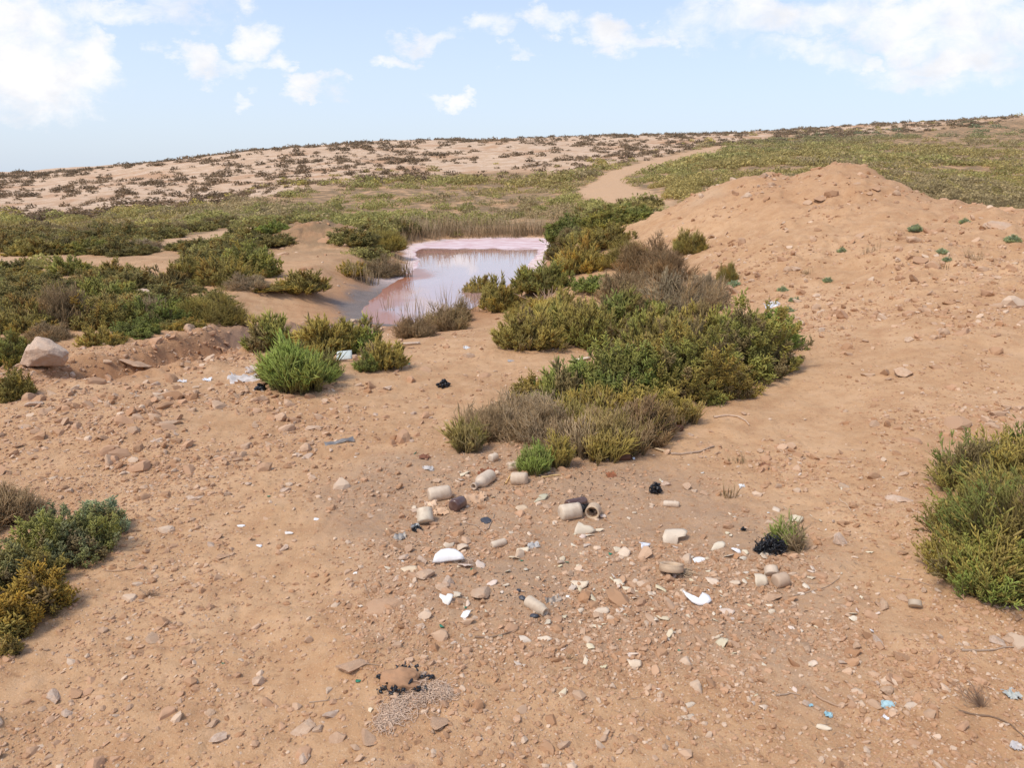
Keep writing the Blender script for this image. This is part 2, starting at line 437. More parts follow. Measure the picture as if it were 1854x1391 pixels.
def make_ground():
    nr, nc = GX.shape
    v = np.stack([GX, GYY, GZ], -1).reshape(-1, 3)
    idx = np.arange(nr*nc).reshape(nr, nc)
    f = np.stack([idx[:-1, :-1], idx[:-1, 1:], idx[1:, 1:], idx[1:, :-1]], -1).reshape(-1, 4)
    x = v[:, 0]; y = v[:, 1]
    road = np.zeros(len(v)); far = (y > 6) & (y < 150)
    rd = road_sd(x[far], y[far], False); road[far] = 1 - sstep(-.1, .6, rd + .5*fbm(x[far], y[far], 1.5, 3, 71))
    ash = np.zeros(len(v)); nearm = (y > 1) & (y < 8)
    ash[nearm] = (1 - sstep(-.25, .25, poly_sd(x[nearm], y[nearm], DUMP) + .25*fbm(x[nearm], y[nearm], .7, 3, 72)))*.75
    hill = ZONES['hill'].ravel(); dp = ZONES['dp'].ravel()
    mound = (v[:, 0]/np.maximum(y, 1) > .13) & (y < 19)
    veg = (1 - hill)*sstep(14, 24, y)*(1 - road)*sstep(.3, 1.2, dp)*(1 - mound)
    me = new_mesh('ground', v, f, 4, dict(hill=hill, mud=ZONES['mud'].ravel(), salt=ZONES['salt'].ravel(), red=ZONES['red'].ravel(), road=road, ash=ash, veg=veg))
    o = link('ground', me, M_GROUND); o['kind'] = 'structure'
make_ground()

_L = np.array([plane_pt(a, b, ZW) for a, b in [(655,583),(640,566),(652,552),(688,521),(733,493),(750,474)]]); _o = np.argsort(_L[:, 1]); EDGE_L = (_L[_o, 1], _L[_o, 0])
def make_water():
    lo = POND.min(0) - .6; hi = POND.max(0) + .6
    nx, ny = 120, 320
    X, Y = np.meshgrid(np.linspace(lo[0], hi[0], nx), np.linspace(lo[1], hi[1], ny))
    dp = poly_sd(X, Y, POND)
    far = sstep(21.5, 27, Y)
    tongue = np.exp(-((Y - 24.8 - .5*fbm(X, Y, 3, 2, 91))/.8)**2)*(X < -.4) + np.exp(-((Y - 22.3)/.7)**2)*(X > -.2)*.5
    crust = (1 - sstep(0, .40, -dp))*.95 + .85*sstep(23, 28, Y)*(1 - .9*np.clip(tongue, 0, 1)) + (1 - sstep(0, .15, -dp))*.5
    crust = crust*sstep(16, 21, Y)
    left = np.interp(Y, *EDGE_L) ; rust_reflect = (1 - sstep(.2, 1.25, X - left + .5*fbm(X, Y, 1.2, 3, 93)))*(1 - sstep(19, 23, Y))*.95 + .9*np.clip(tongue, 0, 1)*far  # rust-red shallows with the bank's reflection painted in, plus far tongue
    v = np.stack([X, Y, np.full(X.shape, ZW)], -1).reshape(-1, 3)
    idx = np.arange(nx*ny).reshape(ny, nx)
    f = np.stack([idx[:-1, :-1], idx[:-1, 1:], idx[1:, 1:], idx[1:, :-1]], -1).reshape(-1, 4)
    keep = (dp.ravel()[f].min(1) < .45)
    me = new_mesh('pond_water', v, f[keep], 4, dict(crust=np.clip(crust, 0, 1).ravel(), rust_reflect=np.clip(rust_reflect, 0, 1).ravel()))
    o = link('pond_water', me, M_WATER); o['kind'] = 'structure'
make_water()

# ---------------------------------------------------------------- sky and light
SUN_EL = math.radians(58); SUN_ROT = math.radians(-125)
def make_world():
    w = bpy.data.worlds.new('World'); scene.world = w; w.use_nodes = True
    nt = w.node_tree; nt.nodes.clear(); T = NT(nt)
    sky = T.n('ShaderNodeTexSky', sky_type='NISHITA')
    sky.sun_disc = False; sky.sun_elevation = SUN_EL; sky.sun_rotation = SUN_ROT
    sky.altitude = 50; sky.air_density = 1.0; sky.dust_density = 2.0; sky.ozone_density = 1.2
    dirv = T.n('ShaderNodeTexCoord').outputs['Generated']
    sx = T.n('ShaderNodeSeparateXYZ'); T.set(sx.inputs[0], dirv)
    yy = T.math('MAXIMUM', sx.outputs[1], .05)
    a = T.math('DIVIDE', sx.outputs[0], yy); e = T.math('DIVIDE', sx.outputs[2], yy)
    cv = T.n('ShaderNodeCombineXYZ'); T.set(cv.inputs[0], a); T.set(cv.inputs[1], T.math('MULTIPLY', e, 1.5))
    warp = T.n('ShaderNodeTexNoise'); T.set(warp.inputs['Vector'], cv.outputs[0]); warp.inputs['Scale'].default_value = 9; warp.inputs['Detail'].default_value = 6; warp.inputs['Roughness'].default_value = .62
    fine = T.noise(cv.outputs[0], 17, 9, .66, .5)
    sep = T.n('ShaderNodeSeparateColor'); T.set(sep.inputs[0], warp.outputs['Color'])
    aw = T.math('ADD', a, T.math('MULTIPLY', T.math('SUBTRACT', sep.outputs[0], .5), .21))
    ew = T.math('ADD', e, T.math('MULTIPLY', T.math('SUBTRACT', sep.outputs[1], .5), .15))
    total = None
    for px, py, rx, ry, s in CLOUDS:
        d = ray(px, py); a0, e0 = d[0]/d[1], d[2]/d[1]
        ra, re = rx/F*1.15, ry/F*1.15
        qa = T.math('MULTIPLY', T.math('SUBTRACT', aw, a0), 1/ra); qe = T.math('MULTIPLY', T.math('SUBTRACT', ew, e0), 1/re)
        r2 = T.math('ADD', T.math('MULTIPLY', qa, qa), T.math('MULTIPLY', qe, qe))
        g = T.math('MULTIPLY', T.math('SUBTRACT', 1., r2, clamp=True), s)
        total = g if total is None else T.math('MAXIMUM', total, g)
    dens = T.math('ADD', total, T.math('MULTIPLY', T.math('SUBTRACT', fine, .5), 1.7))
    mask = T.math('MULTIPLY', T.ramp(dens, .0, 1.25), T.ramp(sx.outputs[1], .05, .2))
    mask = T.math('MULTIPLY', mask, T.ramp(total, .0, .4))
    veil = T.math('MULTIPLY', T.ramp(total, .0, .9), T.ramp(T.noise(cv.outputs[0], 6, 7, .7), .38, .75))
    mask = T.math('MAXIMUM', mask, T.math('MULTIPLY', veil, .55))
    haze = T.ramp(T.math('ABSOLUTE', e), .42, -.05)
    base = T.mix(1., sky.outputs[0], (SKYMUL[0], SKYMUL[1], SKYMUL[2], 1), 'MULTIPLY')
    base = T.mix(T.math('ADD', .30, T.math('MULTIPLY', haze, .45)), base, HAZE)
    shade = T.ramp(T.noise(cv.outputs[0], 11, 5, .6), .42, .68)
    col = T.mix(mask, base, T.mix(shade, (*CLOUDC, 1), (7.5, 7.6, 8.0, 1)))
    bg = T.n('ShaderNodeBackground'); T.set(bg.inputs[0], col); bg.inputs[1].default_value = SKY_STRENGTH
    o = T.n('ShaderNodeOutputWorld'); nt.links.new(bg.outputs[0], o.inputs[0])
    L = bpy.data.lights.new('sun', 'SUN'); L.energy = SUN_E; L.angle = math.radians(SUN_ANG); L.color = (1, .945, .83)
    lo = bpy.data.objects.new('sun', L); COL.objects.link(lo)
    to = np.array([math.sin(SUN_ROT)*math.cos(SUN_EL), math.cos(SUN_ROT)*math.cos(SUN_EL), math.sin(SUN_EL)])
    from mathutils import Vector
    lo.rotation_euler = Vector(-to).to_track_quat('-Z', 'Y').to_euler()
SKY_STRENGTH = .118; SUN_E = 2.4; SUN_ANG = 14
SKYMUL = (1.75,1.75,1.95); HAZE = (6.35,7.3,8.5); CLOUDC = (8.8,8.75,8.85)
CLOUDS = [(60,120,150,90,1.25),(150,110,75,60,1.2),(20,20,110,60,1.1),(230,10,190,28,.75),(100,165,110,26,.9),
    (462,55,52,34,1.1),(355,98,52,34,1.05),(440,108,70,22,.7),(530,108,36,26,1.0),(595,160,48,34,.95),(565,190,36,16,.9),(460,175,22,18,.7),
    (712,102,48,18,.95),(775,66,62,20,.8),(890,50,45,34,.8),(985,18,55,26,.9),(1110,48,75,34,1.15),(1180,50,50,18,.8),(828,190,28,22,1.0),(775,192,40,16,.75),(930,100,30,10,.6),
    (1420,35,210,48,.9),(1640,30,260,52,1.0),(1790,60,170,60,.95),(1480,110,130,22,.7),(1730,95,120,28,1.05),(1590,110,40,16,.9),(1700,130,180,30,.6)]
make_world()

cam = bpy.data.cameras.new('camera'); co = bpy.data.objects.new('camera', cam); COL.objects.link(co)
cam.sensor_fit = 'HORIZONTAL'; cam.sensor_width = 36; cam.lens = 36*F/W
cam.clip_start = .05; cam.clip_end = 2000
co.location = (0, 0, CAMZ); co.rotation_euler = (math.pi/2 - P, 0, 0)
scene.camera = co
scene.view_settings.view_transform = 'Standard'; scene.view_settings.look = 'None'
scene.view_settings.exposure = 0; scene.view_settings.gamma = 1
scene.cycles.max_bounces = 4; scene.cycles.diffuse_bounces = 2; scene.cycles.glossy_bounces = 2; scene.cycles.transmission_bounces = 2; scene.cycles.transparent_max_bounces = 4

# ================================================================ vegetation
def unit(v): return v/np.maximum(np.linalg.norm(v, axis=-1, keepdims=True), 1e-9)

def fingers(p0, d, length, r, bend, tip0, tip1):
    """many tapered 3-sided fleshy branchlets. p0,d:(n,3)"""
    n = len(p0); d = unit(d)
    ref = np.where(np.abs(d[:, 2:3]) > .9, np.array([[1., 0, 0]]), np.array([[0, 0, 1.]]))
    a = unit(np.cross(d, ref)); b = np.cross(d, a)
    ang = np.arange(3)*2*math.pi/3
    ring = a[:, None, :]*np.cos(ang)[None, :, None] + b[:, None, :]*np.sin(ang)[None, :, None]
    L = np.broadcast_to(np.asarray(length, float), (n,))[:, None]; R = np.broadcast_to(np.asarray(r, float), (n,))[:, None, None]
    mid = p0 + d*L*.55 + bend*L*.10; tip = p0 + d*L + bend*L*.38
    v = np.concatenate([p0[:, None] + ring*R*.75, mid[:, None] + ring*R*1.0, tip[:, None]], 1)      # 7 verts
    f = np.array([[0,1,4],[0,4,3],[1,2,5],[1,5,4],[2,0,3],[2,3,5],[3,4,6],[4,5,6],[5,3,6]])
    F_ = (f[None] + (np.arange(n)*7)[:, None, None]).reshape(-1, 3)
    tp = np.tile(np.array([tip0]*3 + [(tip0 + tip1)/2]*3 + [tip1]), n)
    return v.reshape(-1, 3), F_, tp

def sprig(kind, seed):
    rg = np.random.default_rng(seed); Z = np.array([0, 0, 1.])
    def rnd(n): return rg.normal(size=(n, 3))
    parts = []
    if kind == 'fleshy':
        n = 15; h = rg.uniform(.12, .92, n); th = rg.uniform(0, 6.28, n); s = rg.uniform(.45, .85, n)
        d = np.stack([np.cos(th)*s, np.sin(th)*s, np.ones(n)], 1)
        p = np.stack([0*h, 0*h, h*.85], 1)
        parts = [fingers(np.zeros((1, 3)), np.array([[0, 0, 1.]]), 1.0, .03, rnd(1)*.3, .1, .9), fingers(p, d, rg.uniform(.26, .44, n)*(1.15 - .5*h), .036, rnd(n)*.4 + Z*.6, .45, 1.)]
    elif kind == 'leafy':
        n = 30; h = rg.uniform(.2, 1., n); th = rg.uniform(0, 6.28, n)
        d = np.stack([np.cos(th), np.sin(th), rg.uniform(.4, 1.3, n)], 1)
        off = rnd(n)*.07
        p = np.stack([0*h, 0*h, h*.85], 1) + off
        parts = [fingers(np.zeros((1, 3)), np.array([[0, 0, 1.]]), .95, .028, rnd(1)*.3, .0, .8), fingers(p, d, rg.uniform(.14, .27, n), .042, rnd(n)*.3, .55, 1.)]
    elif kind == 'feather':
        n = 5; th = rg.uniform(0, 6.28, n); s = rg.uniform(.05, .5, n)
        d0 = unit(np.stack([np.cos(th)*s, np.sin(th)*s, np.ones(n)], 1)); L0 = rg.uniform(.6, 1.05, n); base = rnd(n)*.04
        parts = [fingers(base, d0, L0, .016, rnd(n)*.25, .05, .8)]
        m = 46; k = rg.integers(0, n, m); h = rg.uniform(.28, 1., m)*L0[k]
        parts.append(fingers(base[k] + d0[k]*h[:, None], d0[k]*1.1 + rnd(m)*.42 + Z*.15, rg.uniform(.09, .20, m), .017, rnd(m)*.25, .5, 1.))
    elif kind == 'upright':
        n = 9; th = rg.uniform(0, 6.28, n); s = rg.uniform(.05, .38, n)
        d = np.stack([np.cos(th)*s, np.sin(th)*s, np.ones(n)], 1)
        parts = [fingers(rnd(n)*.03, d, rg.uniform(.55, 1.05, n), .022, rnd(n)*.25, .15, 1.)]
        m = 12; h = rg.uniform(.35, .8, m); k = rg.integers(0, n, m)
        p = unit(d[k])*h[:, None]; parts.append(fingers(p, d[k] + rnd(m)*.3, rg.uniform(.2, .34, m), .020, rnd(m)*.2, .5, 1.))
    else:                                           # dry sticks
        n = 8; th = rg.uniform(0, 6.28, n); s = rg.uniform(.1, .8, n)
        d = np.stack([np.cos(th)*s, np.sin(th)*s, np.ones(n)], 1)
        parts = [fingers(rnd(n)*.03, d, rg.uniform(.5, 1.0, n), .014, rnd(n)*.45, .3, 1.)]
        m = 16; h = rg.uniform(.3, .8, m); k = rg.integers(0, n, m)
        p = unit(d[k])*h[:, None]*.8; parts.append(fingers(p, d[k] + rnd(m)*.5, rg.uniform(.18, .36, m), .011, rnd(m)*.4, .5, 1.))
    V = []; Fs = []; Tp = []; o = 0
    for v, f, t in parts: V.append(v); Fs.append(f + o); Tp.append(t); o += len(v)
    return np.concatenate(V), np.concatenate(Fs), np.concatenate(Tp)

SPRIGS = {k: [sprig(k, 100*i + j) for j in range(4)] for i, k in enumerate(('fleshy', 'leafy', 'upright', 'stick', 'feather'))}

def frames(d, spin):
    d = unit(d); ref = np.where(np.abs(d[:, 2:3]) > .95, np.array([[1., 0, 0]]), np.array([[0, 0, 1.]]))
    a = unit(np.cross(ref, d)); b = np.cross(d, a)
    c, s = np.cos(spin)[:, None], np.sin(spin)[:, None]
    return a*c + b*s, b*c - a*s, d

def scatter_sprigs(pos, ori, size, kind, col, rg, tipf):
    V = []; Fs = []; Tn = []; Tp = []; o = 0
    pick = rg.integers(0, 4, len(pos)); X, Yv, Z = frames(ori, rg.uniform(0, 6.28, len(pos)))
    for q in range(4):
        m = pick == q; n = m.sum()
        if not n: continue
        v, f, t = SPRIGS[kind][q]; s = size[m][:, None, None]
        P_ = pos[m][:, None] + (v[None, :, 0:1]*X[m][:, None] + v[None, :, 1:2]*Yv[m][:, None] + v[None, :, 2:3]*Z[m][:, None])*s
        V.append(P_.reshape(-1, 3)); Fs.append((f[None] + (np.arange(n)*len(v))[:, None, None]).reshape(-1, 3) + o); o += n*len(v)
        Tn.append(np.repeat(col[m], len(v), 0)); Tp.append((t[None]*tipf[m][:, None]).ravel())
    return np.concatenate(V), np.concatenate(Fs), np.concatenate(Tn), np.concatenate(Tp)

def blob_sprigs(b, rg):
    """sprigs over one dome: centre c (ground), radii r, kind, size, n, col, col2"""
    n = b['n']; c = np.array(b['c']); r = np.array(b['r'])
    d = rg.normal(size=(n*2, 3)); d[:, 2] = np.abs(d[:, 2])*1.0 - .12; d = unit(d)[:n]
    rr = rg.uniform(.12, 1, n)**.42
    ln = vnoise(d[:, 0]*2.6 + c[0]*3 + 5, d[:, 1]*2.6 + d[:, 2]*2 + c[1]*3, int(b.get('seed', 1)))
    gap = vnoise(d[:, 0]*4.2 + c[1]*5 + 11, d[:, 1]*4.2 + d[:, 2]*4.2 + c[0]*5, int(b.get('seed', 1)) + 7)
    ln2 = vnoise(d[:, 0]*6 + c[0]*7, d[:, 1]*6 + d[:, 2]*5, int(b.get('seed', 1)) + 17)
    rr = rr*(.55 + .5*ln + .28*ln2); rr = np.where((gap < .36) & (rg.uniform(size=n) < .8), rr*.62, rr)
    pos = c + r*d*rr[:, None]; size = b['size']*np.exp(rg.normal(size=n)*.26)
    up = b.get('up', .8)
    ori = unit(unit(d/r)*(1 - up*.35) + np.array([0, 0, up]) + rg.normal(size=(n, 3))*.22)
    pos = pos - ori*size[:, None]*.55
    pos[:, 2] = np.maximum(pos[:, 2], c[2] - .01 + 0*pos[:, 2])
    cl = np.clip((vnoise(pos[:, 0]*b.get('cf', 7), pos[:, 1]*b.get('cf', 7) + pos[:, 2]*4, 77) - .5)*2.6 + .5 + rg.normal(size=n)*.15, 0, 1)[:, None]
    col = np.array(b['col'])*(1 - cl) + np.array(b.get('col2', b['col']))*cl
    dp_ = vnoise(pos[:, 0]*b.get('cf', 7)*1.3 + 31, pos[:, 1]*b.get('cf', 7)*1.3 + pos[:, 2]*5, 78)
    if b['kind'] != 'stick': col = np.where((dp_ > .755)[:, None], col*.25 + .75*np.array([.34, .235, .14])*b.get('dm', 1.), col)
    col = col*rg.uniform(.70, 1.25, n)[:, None]
    tipf = np.clip(.25 + .85*rr, 0, 1)
    return scatter_sprigs(pos, ori, size, b['kind'], col, rg, tipf), pos

def tubes(lines, radii, sides=4, closed=False):
    """lines: list of (k,3) arrays; radii: list of (k,)"""
    V = []; Fs = []; o = 0
    for ln, rd in zip(lines, radii):
        ln = np.asarray(ln, float); k = len(ln); rd = np.broadcast_to(np.asarray(rd, float), (k,))
        tg = unit(np.gradient(ln, axis=0)); ref = np.array([0, 0, 1.]) if abs(tg[0, 2]) < .9 else np.array([1., 0, 0])
        a = unit(np.cross(tg, ref)); b = np.cross(tg, a)
        ang = np.arange(sides)*2*math.pi/sides
        ring = ln[:, None] + (a[:, None]*np.cos(ang)[None, :, None] + b[:, None]*np.sin(ang)[None, :, None])*rd[:, None, None]
        V.append(ring.reshape(-1, 3)); i = np.arange(k - 1)[:, None]*sides; j = np.arange(sides)[None]; j2 = (j + 1) % sides
        q = np.stack([i + j, i + j2, i + sides + j2, i + sides + j], -1).reshape(-1, 4)
        Fs.append(q + o); o += k*sides
    return np.concatenate(V), np.concatenate(Fs)

def stems_for(blobs, poss, rg, rad):
    lines = []; rads = []
    for b, pos in zip(blobs, poss):
        c = np.array(b['c']); r = b['r']
        for p in pos[rg.choice(len(pos), min(len(pos), b.get('stems', 26)), replace=False)]:
            st = c + np.array([rg.normal()*r[0]*.12, rg.normal()*r[1]*.12, -.03])
            mid = st*.45 + p*.55 + rg.normal(size=3)*.06*r[0] - np.array([0, 0, .10*r[2]])
            lines.append(np.array([st, st*.72 + mid*.28 + rg.normal(size=3)*.015, mid, p])); rads.append(np.array([1.2, 1, .75, .4])*rad)
    for i in range(1, len(blobs)):                # woody runners along the ground tie the clumps of one plant together
        ci = np.array(blobs[i]['c']); cj = min((np.array(b['c']) for b in blobs[:i]), key=lambda q: np.hypot(*(q - ci)[:2]))
        q = [ci + (cj - ci)*k + rg.normal(size=3)*np.array([.02, .02, .003]) + np.array([0, 0, .012]) for k in (0, .33, .67, 1)]
        lines.append(np.array(q)); rads.append(np.full(4, 1.3*rad))
    v, f = tubes(lines, rads, 3)
    return v, f

def bush_meshes(name, blobs, seed, rad=.006):
    rg = np.random.default_rng(seed); V = []; Fs = []; C = []; T_ = []; o = 0; poss = []
    for b in blobs:
        (v, f, c, t), pos = blob_sprigs(b, rg); poss.append(pos)
        V.append(v); Fs.append(f + o); C.append(c); T_.append(t); o += len(v)
    fol = new_mesh(name + '_foliage', np.concatenate(V), np.concatenate(Fs), 3, dict(tint=np.concatenate(C), tip=np.concatenate(T_)))
    fol.materials.append(M_FOL)
    v, f = stems_for(blobs, poss, rg, rad)
    n = len(v); tc = np.repeat(rg.uniform(.6, 1.3, (n//12 + 1, 1)), 12, 0)[:n]*np.array([[.24, .18, .14]])
    st = new_mesh(name + '_stems', v, f, 4, dict(tint=tc, tip=np.full(n, .8)))
    st.materials.append(M_WOOD)
    return fol, st

PAL = dict(olive=(.45,.37,.105), olive2=(.55,.43,.115), green=(.27,.33,.085), green2=(.40,.40,.105), bright=(.36,.46,.11), yellow=(.60,.38,.06), yellow2=(.49,.36,.09),
           dead=(.50,.35,.22), grey=(.58,.44,.32), brown=(.42,.27,.16), teal=(.55,.68,.46), reed=(.50,.37,.25), dark=(.10,.12,.04), sage=(.33,.36,.19))

def place_bush(name, cat, label, meshes, loc, rz=0, sc=(1,1,1), color=(1,1,1,1), group=None):
    r = bpy.data.objects.new(name, None); COL.objects.link(r); r.location = loc; r.rotation_euler = (0, 0, rz); r.scale = sc
    r.empty_display_size = .1
    tag(r, label, cat, group)
    f = link('foliage', meshes[0], None, r); f.color = color
    s = link('stems', meshes[1], None, r)
    return r

def pxblob(px, py, w, h, kind, col, col2=None, n=300, size=.12, **kw):
    """dome seen over image box: bottom centre (px,py), width w, height h pixels -> world"""
    p = hit(px, py); k = p[1]/F
    rx = w*k/2; ry = rx*kw.pop('depth', .85); c = np.array([p[0]*(1 + ry*.7/p[1]), p[1] + ry*.7, 0.])
    c[2] = float(ground(c[0], c[1])); 
    d = ray(px, py - h); top = CAMZ + d[2]/d[1]*(p[1] + ry*.75)
    rz = max((top - c[2])*.90, .07)
    return dict(c=c, r=np.array([rx, ry, rz]), kind=kind, col=PAL[col], col2=PAL[col2 or col], n=n, size=size, **kw)

def own_bush(name, label, blobs, seed, cat='shrub', rad=.005):
    o = np.mean([b['c'] for b in blobs], 0); o[2] = float(ground(o[0], o[1]))
    for b in blobs: b['c'] = b['c'] - o
    return place_bush(name, cat, label, bush_meshes(name, blobs, seed, rad), o)

# ---- the big shrubs close by, each grown to its own outline
own_bush('saltbush', 'large olive green shrub cut off by the right edge, with dark woody gaps inside', [
    pxblob(1855,1105,400,300,'feather','green','olive',n=420,size=.17,cf=9,depth=.7,stems=60), pxblob(1760,900,170,110,'feather','green','olive',n=200,size=.15,cf=9),
    pxblob(1830,900,200,130,'feather','green','olive2',n=260,size=.16,cf=9), pxblob(1825,990,200,130,'feather','olive2','bright',n=300,size=.16,cf=9,up=1.2),
    pxblob(1735,985,120,110,'feather','olive','green2',n=180,size=.14,cf=9), pxblob(1740,1060,130,100,'feather','olive2','olive',n=220,size=.15,cf=9,up=1.1),
    pxblob(1790,1100,170,130,'feather','olive2','bright',n=300,size=.16,cf=9,up=1.1), pxblob(1880,1080,170,160,'feather','olive2','olive',n=220,size=.16,cf=9)], 11)
own_bush('saltbush', 'low spreading shrub at the lower left with mustard yellow tips in front', [
    pxblob(120,1035,240,120,'leafy','sage','green2',n=520,size=.07,cf=12,up=1.),
    pxblob(185,980,110,75,'leafy','teal','olive',n=200,size=.07,cf=12,up=1.),
    pxblob(45,1090,170,110,'leafy','olive','sage',n=380,size=.07,cf=12,up=1.),
    pxblob(80,1120,105,100,'leafy','yellow','yellow2',n=260,size=.07,cf=12,up=1.),
    pxblob(28,1160,95,90,'leafy','yellow','olive',n=240,size=.07,cf=12,up=1.),
    pxblob(-40,1150,150,150,'leafy','olive','brown',n=240,size=.07,up=1.),
    pxblob(25,1192,42,36,'leafy','yellow2','bright',n=60,size=.05,up=1.)], 12)
own_bush('dry_shrub', 'grey leafless shrub behind the yellow tipped shrub at the left edge', [
    pxblob(25,955,120,85,'stick','dead','grey',n=260,size=.13), pxblob(-40,980,100,100,'stick','dead','brown',n=160,size=.13)], 13)
own_bush('saltbush', 'large bushy yellow green shrub in the middle, greener on its left side', [
    pxblob(1350,690,200,150,'leafy','olive2','green2',n=620,size=.13,cf=5), pxblob(1225,738,230,165,'leafy','yellow2','green2',n=760,size=.13,cf=5),
    pxblob(1120,738,200,125,'leafy','green2','green',n=560,size=.13,cf=5), pxblob(1190,685,220,135,'fleshy','olive','green2',n=560,size=.15,cf=5),
    pxblob(1400,640,110,85,'leafy','olive','bright',n=320,size=.12,cf=5), pxblob(1290,640,230,95,'fleshy','olive2','green2',n=480,size=.15,cf=5),
    pxblob(1300,722,160,70,'leafy','yellow2','olive2',n=330,size=.11,cf=6), pxblob(1030,745,200,85,'fleshy','green2','bright',n=480,size=.12,cf=5), pxblob(1090,778,200,80,'fleshy','green2','yellow2',n=400,size=.12,cf=5), pxblob(1180,775,130,80,'leafy','yellow2','olive2',n=260,size=.11,cf=6),
    pxblob(965,732,90,52,'leafy','olive','yellow2',n=160,size=.10), pxblob(1200,600,60,60,'fleshy','green2','olive',n=90,size=.16)], 14)
own_bush('dry_glasswort', 'low grey brown patch of dry upright stems before the middle shrub', [
    pxblob(890,800,150,72,'stick','dead','grey',n=380,size=.14,up=1.4), pxblob(960,775,170,70,'stick','dead','grey',n=380,size=.14,up=1.4), pxblob(1000,815,200,92,'stick','dead','grey',n=460,size=.15,up=1.4), pxblob(1100,825,170,100,'stick','dead','olive',n=240,size=.15,up=1.4), pxblob(1110,825,170,100,'upright','olive2','dead',n=150,size=.15,up=1.3),
    pxblob(845,822,80,65,'upright','reed','olive',n=80,size=.14,up=1.3), pxblob(1085,838,120,85,'upright','olive2','reed',n=120,size=.16,up=1.3), pxblob(1170,808,110,95,'upright','olive2','brown',n=140,size=.16,up=1.3), pxblob(1040,800,120,80,'upright','olive','dead',n=80,size=.16,up=1.3), pxblob(1225,775,80,60,'upright','olive2','dead',n=60,size=.14,up=1.3)], 15)
own_bush('glasswort', 'small fresh green tuft of upright stems beside the pale bottles', [pxblob(968,862,58,66,'upright','bright','green2',n=70,size=.13,up=1.5), pxblob(950,858,30,40,'upright','bright','olive',n=25,size=.10,up=1.3)], 16)
own_bush('glasswort', 'small olive tuft of upright stems right of the fresh green tuft', [pxblob(1012,848,52,62,'upright','olive2','olive',n=70,size=.13,up=1.5)], 17)
own_bush('saltbush', 'broad olive shrub beyond the sandy gap, left of the middle shrub', [
    pxblob(960,638,150,85,'fleshy','olive','olive2',n=420,size=.15,cf=4), pxblob(1060,632,180,105,'fleshy','olive','green2',n=520,size=.16,cf=4), pxblob(1010,620,160,95,'fleshy','olive2','green',n=360,size=.16,cf=4), pxblob(1120,600,110,90,'fleshy','green','olive',n=260,size=.16,cf=4)], 18)
own_bush('saltbush', 'bright green shrub of upright stems beside the pale rubble left of the pond', [
    pxblob(540,714,130,100,'upright','bright','green2',n=300,size=.22,up=1.,cf=4), pxblob(495,695,60,55,'upright','olive','bright',n=80,size=.16,up=1.), pxblob(590,690,60,50,'upright','green2','bright',n=80,size=.16,up=1.)], 19)
own_bush('saltbush', 'yellow green shrub on the near bank left of the pond', [
    pxblob(495,640,110,75,'fleshy','green2','olive2',n=320,size=.16,cf=4), pxblob(585,645,100,80,'fleshy','olive2','olive',n=320,size=.16,cf=4), pxblob(645,640,90,72,'fleshy','olive2','bright',n=260,size=.15,cf=4)], 20)
own_bush('saltbush', 'small round olive shrub right of the white board on the bank', [pxblob(695,672,85,66,'fleshy','olive2','olive',n=260,size=.12,cf=5), pxblob(662,675,44,44,'fleshy','green','olive',n=90,size=.10)], 21)
own_bush('dry_shrub', 'brown reedy shrub at the near end of the pond', [
    pxblob(805,600,85,62,'stick','dead','olive',n=240,size=.22,up=1.3), pxblob(750,612,85,50,'stick','brown','dead',n=200,size=.18,up=1.2), pxblob(835,585,50,50,'stick','olive','dead',n=100,size=.2,up=1.2)], 22)
own_bush('saltbush', 'little green shrub beside the black charred clump at right', [pxblob(1418,992,58,58,'upright','bright','yellow2',n=60,size=.09,up=1.), pxblob(1440,1000,36,44,'stick','reed','grey',n=30,size=.09,up=1.)], 23)

# ---- shared shapes for the shrubs further off
def variant(kind, kind2, seed, n=250, size=.36):
    rg = np.random.default_rng(seed); bl = [dict(c=np.array([0, 0, 0.]), r=np.array([.8, .8, .92]), kind=kind, n=n, size=size, col=(.85,.85,.85), col2=(1.2,1.08,.9), cf=2.5, dm=2.6, seed=seed, stems=16)]
    for k in range(4):
        t = rg.uniform(0, 6.28); q = rg.uniform(.4, .62)
        bl.append(dict(c=np.array([math.cos(t)*.55, math.sin(t)*.55, 0]), r=np.array([q*.85, q*.85, rg.uniform(.5, .85)]), kind=kind if k < 3 else kind2, n=n//3, size=size*.85, col=(.8,.85,.85), col2=(1.25,1.1,.85), cf=2.5, dm=2.6, seed=seed+k, stems=6))
    return bush_meshes('shrub_%s' % kind, bl, seed, .012)
VAR = {'fleshy': [variant('fleshy', 'leafy', 200 + i) for i in range(4)], 'leafy': [variant('leafy', 'fleshy', 210 + i, 220) for i in range(3)],
       'upright': [variant('upright', 'stick', 220 + i, 200, .5) for i in range(3)], 'stick': [variant('stick', 'upright', 230 + i, 300, .45) for i in range(3)]}
OCC = []                                  # where listed shrubs stand
def mid_bush(px, py, w, h, kind, col, label, name='saltbush', cat='shrub'):
    p = hit(px, py); k = p[1]/F; rx = w*k/2*1.2; ry = rx*.85
    y = p[1] + ry*.7; x = p[0]*y/p[1]; z = float(ground(x, y))
    d = ray(px, py - h); rz = max((CAMZ + d[2]/d[1]*y - z)*.88, .05)
    c = np.array(PAL[col])*random.uniform(.9, 1.1)
    OCC.append((x, y, rx))
    return place_bush(name, cat, label, random.choice(VAR[kind]), (x, y, z - .02), random.uniform(0, 6.28), (rx, ry, rz), (*c, 1))

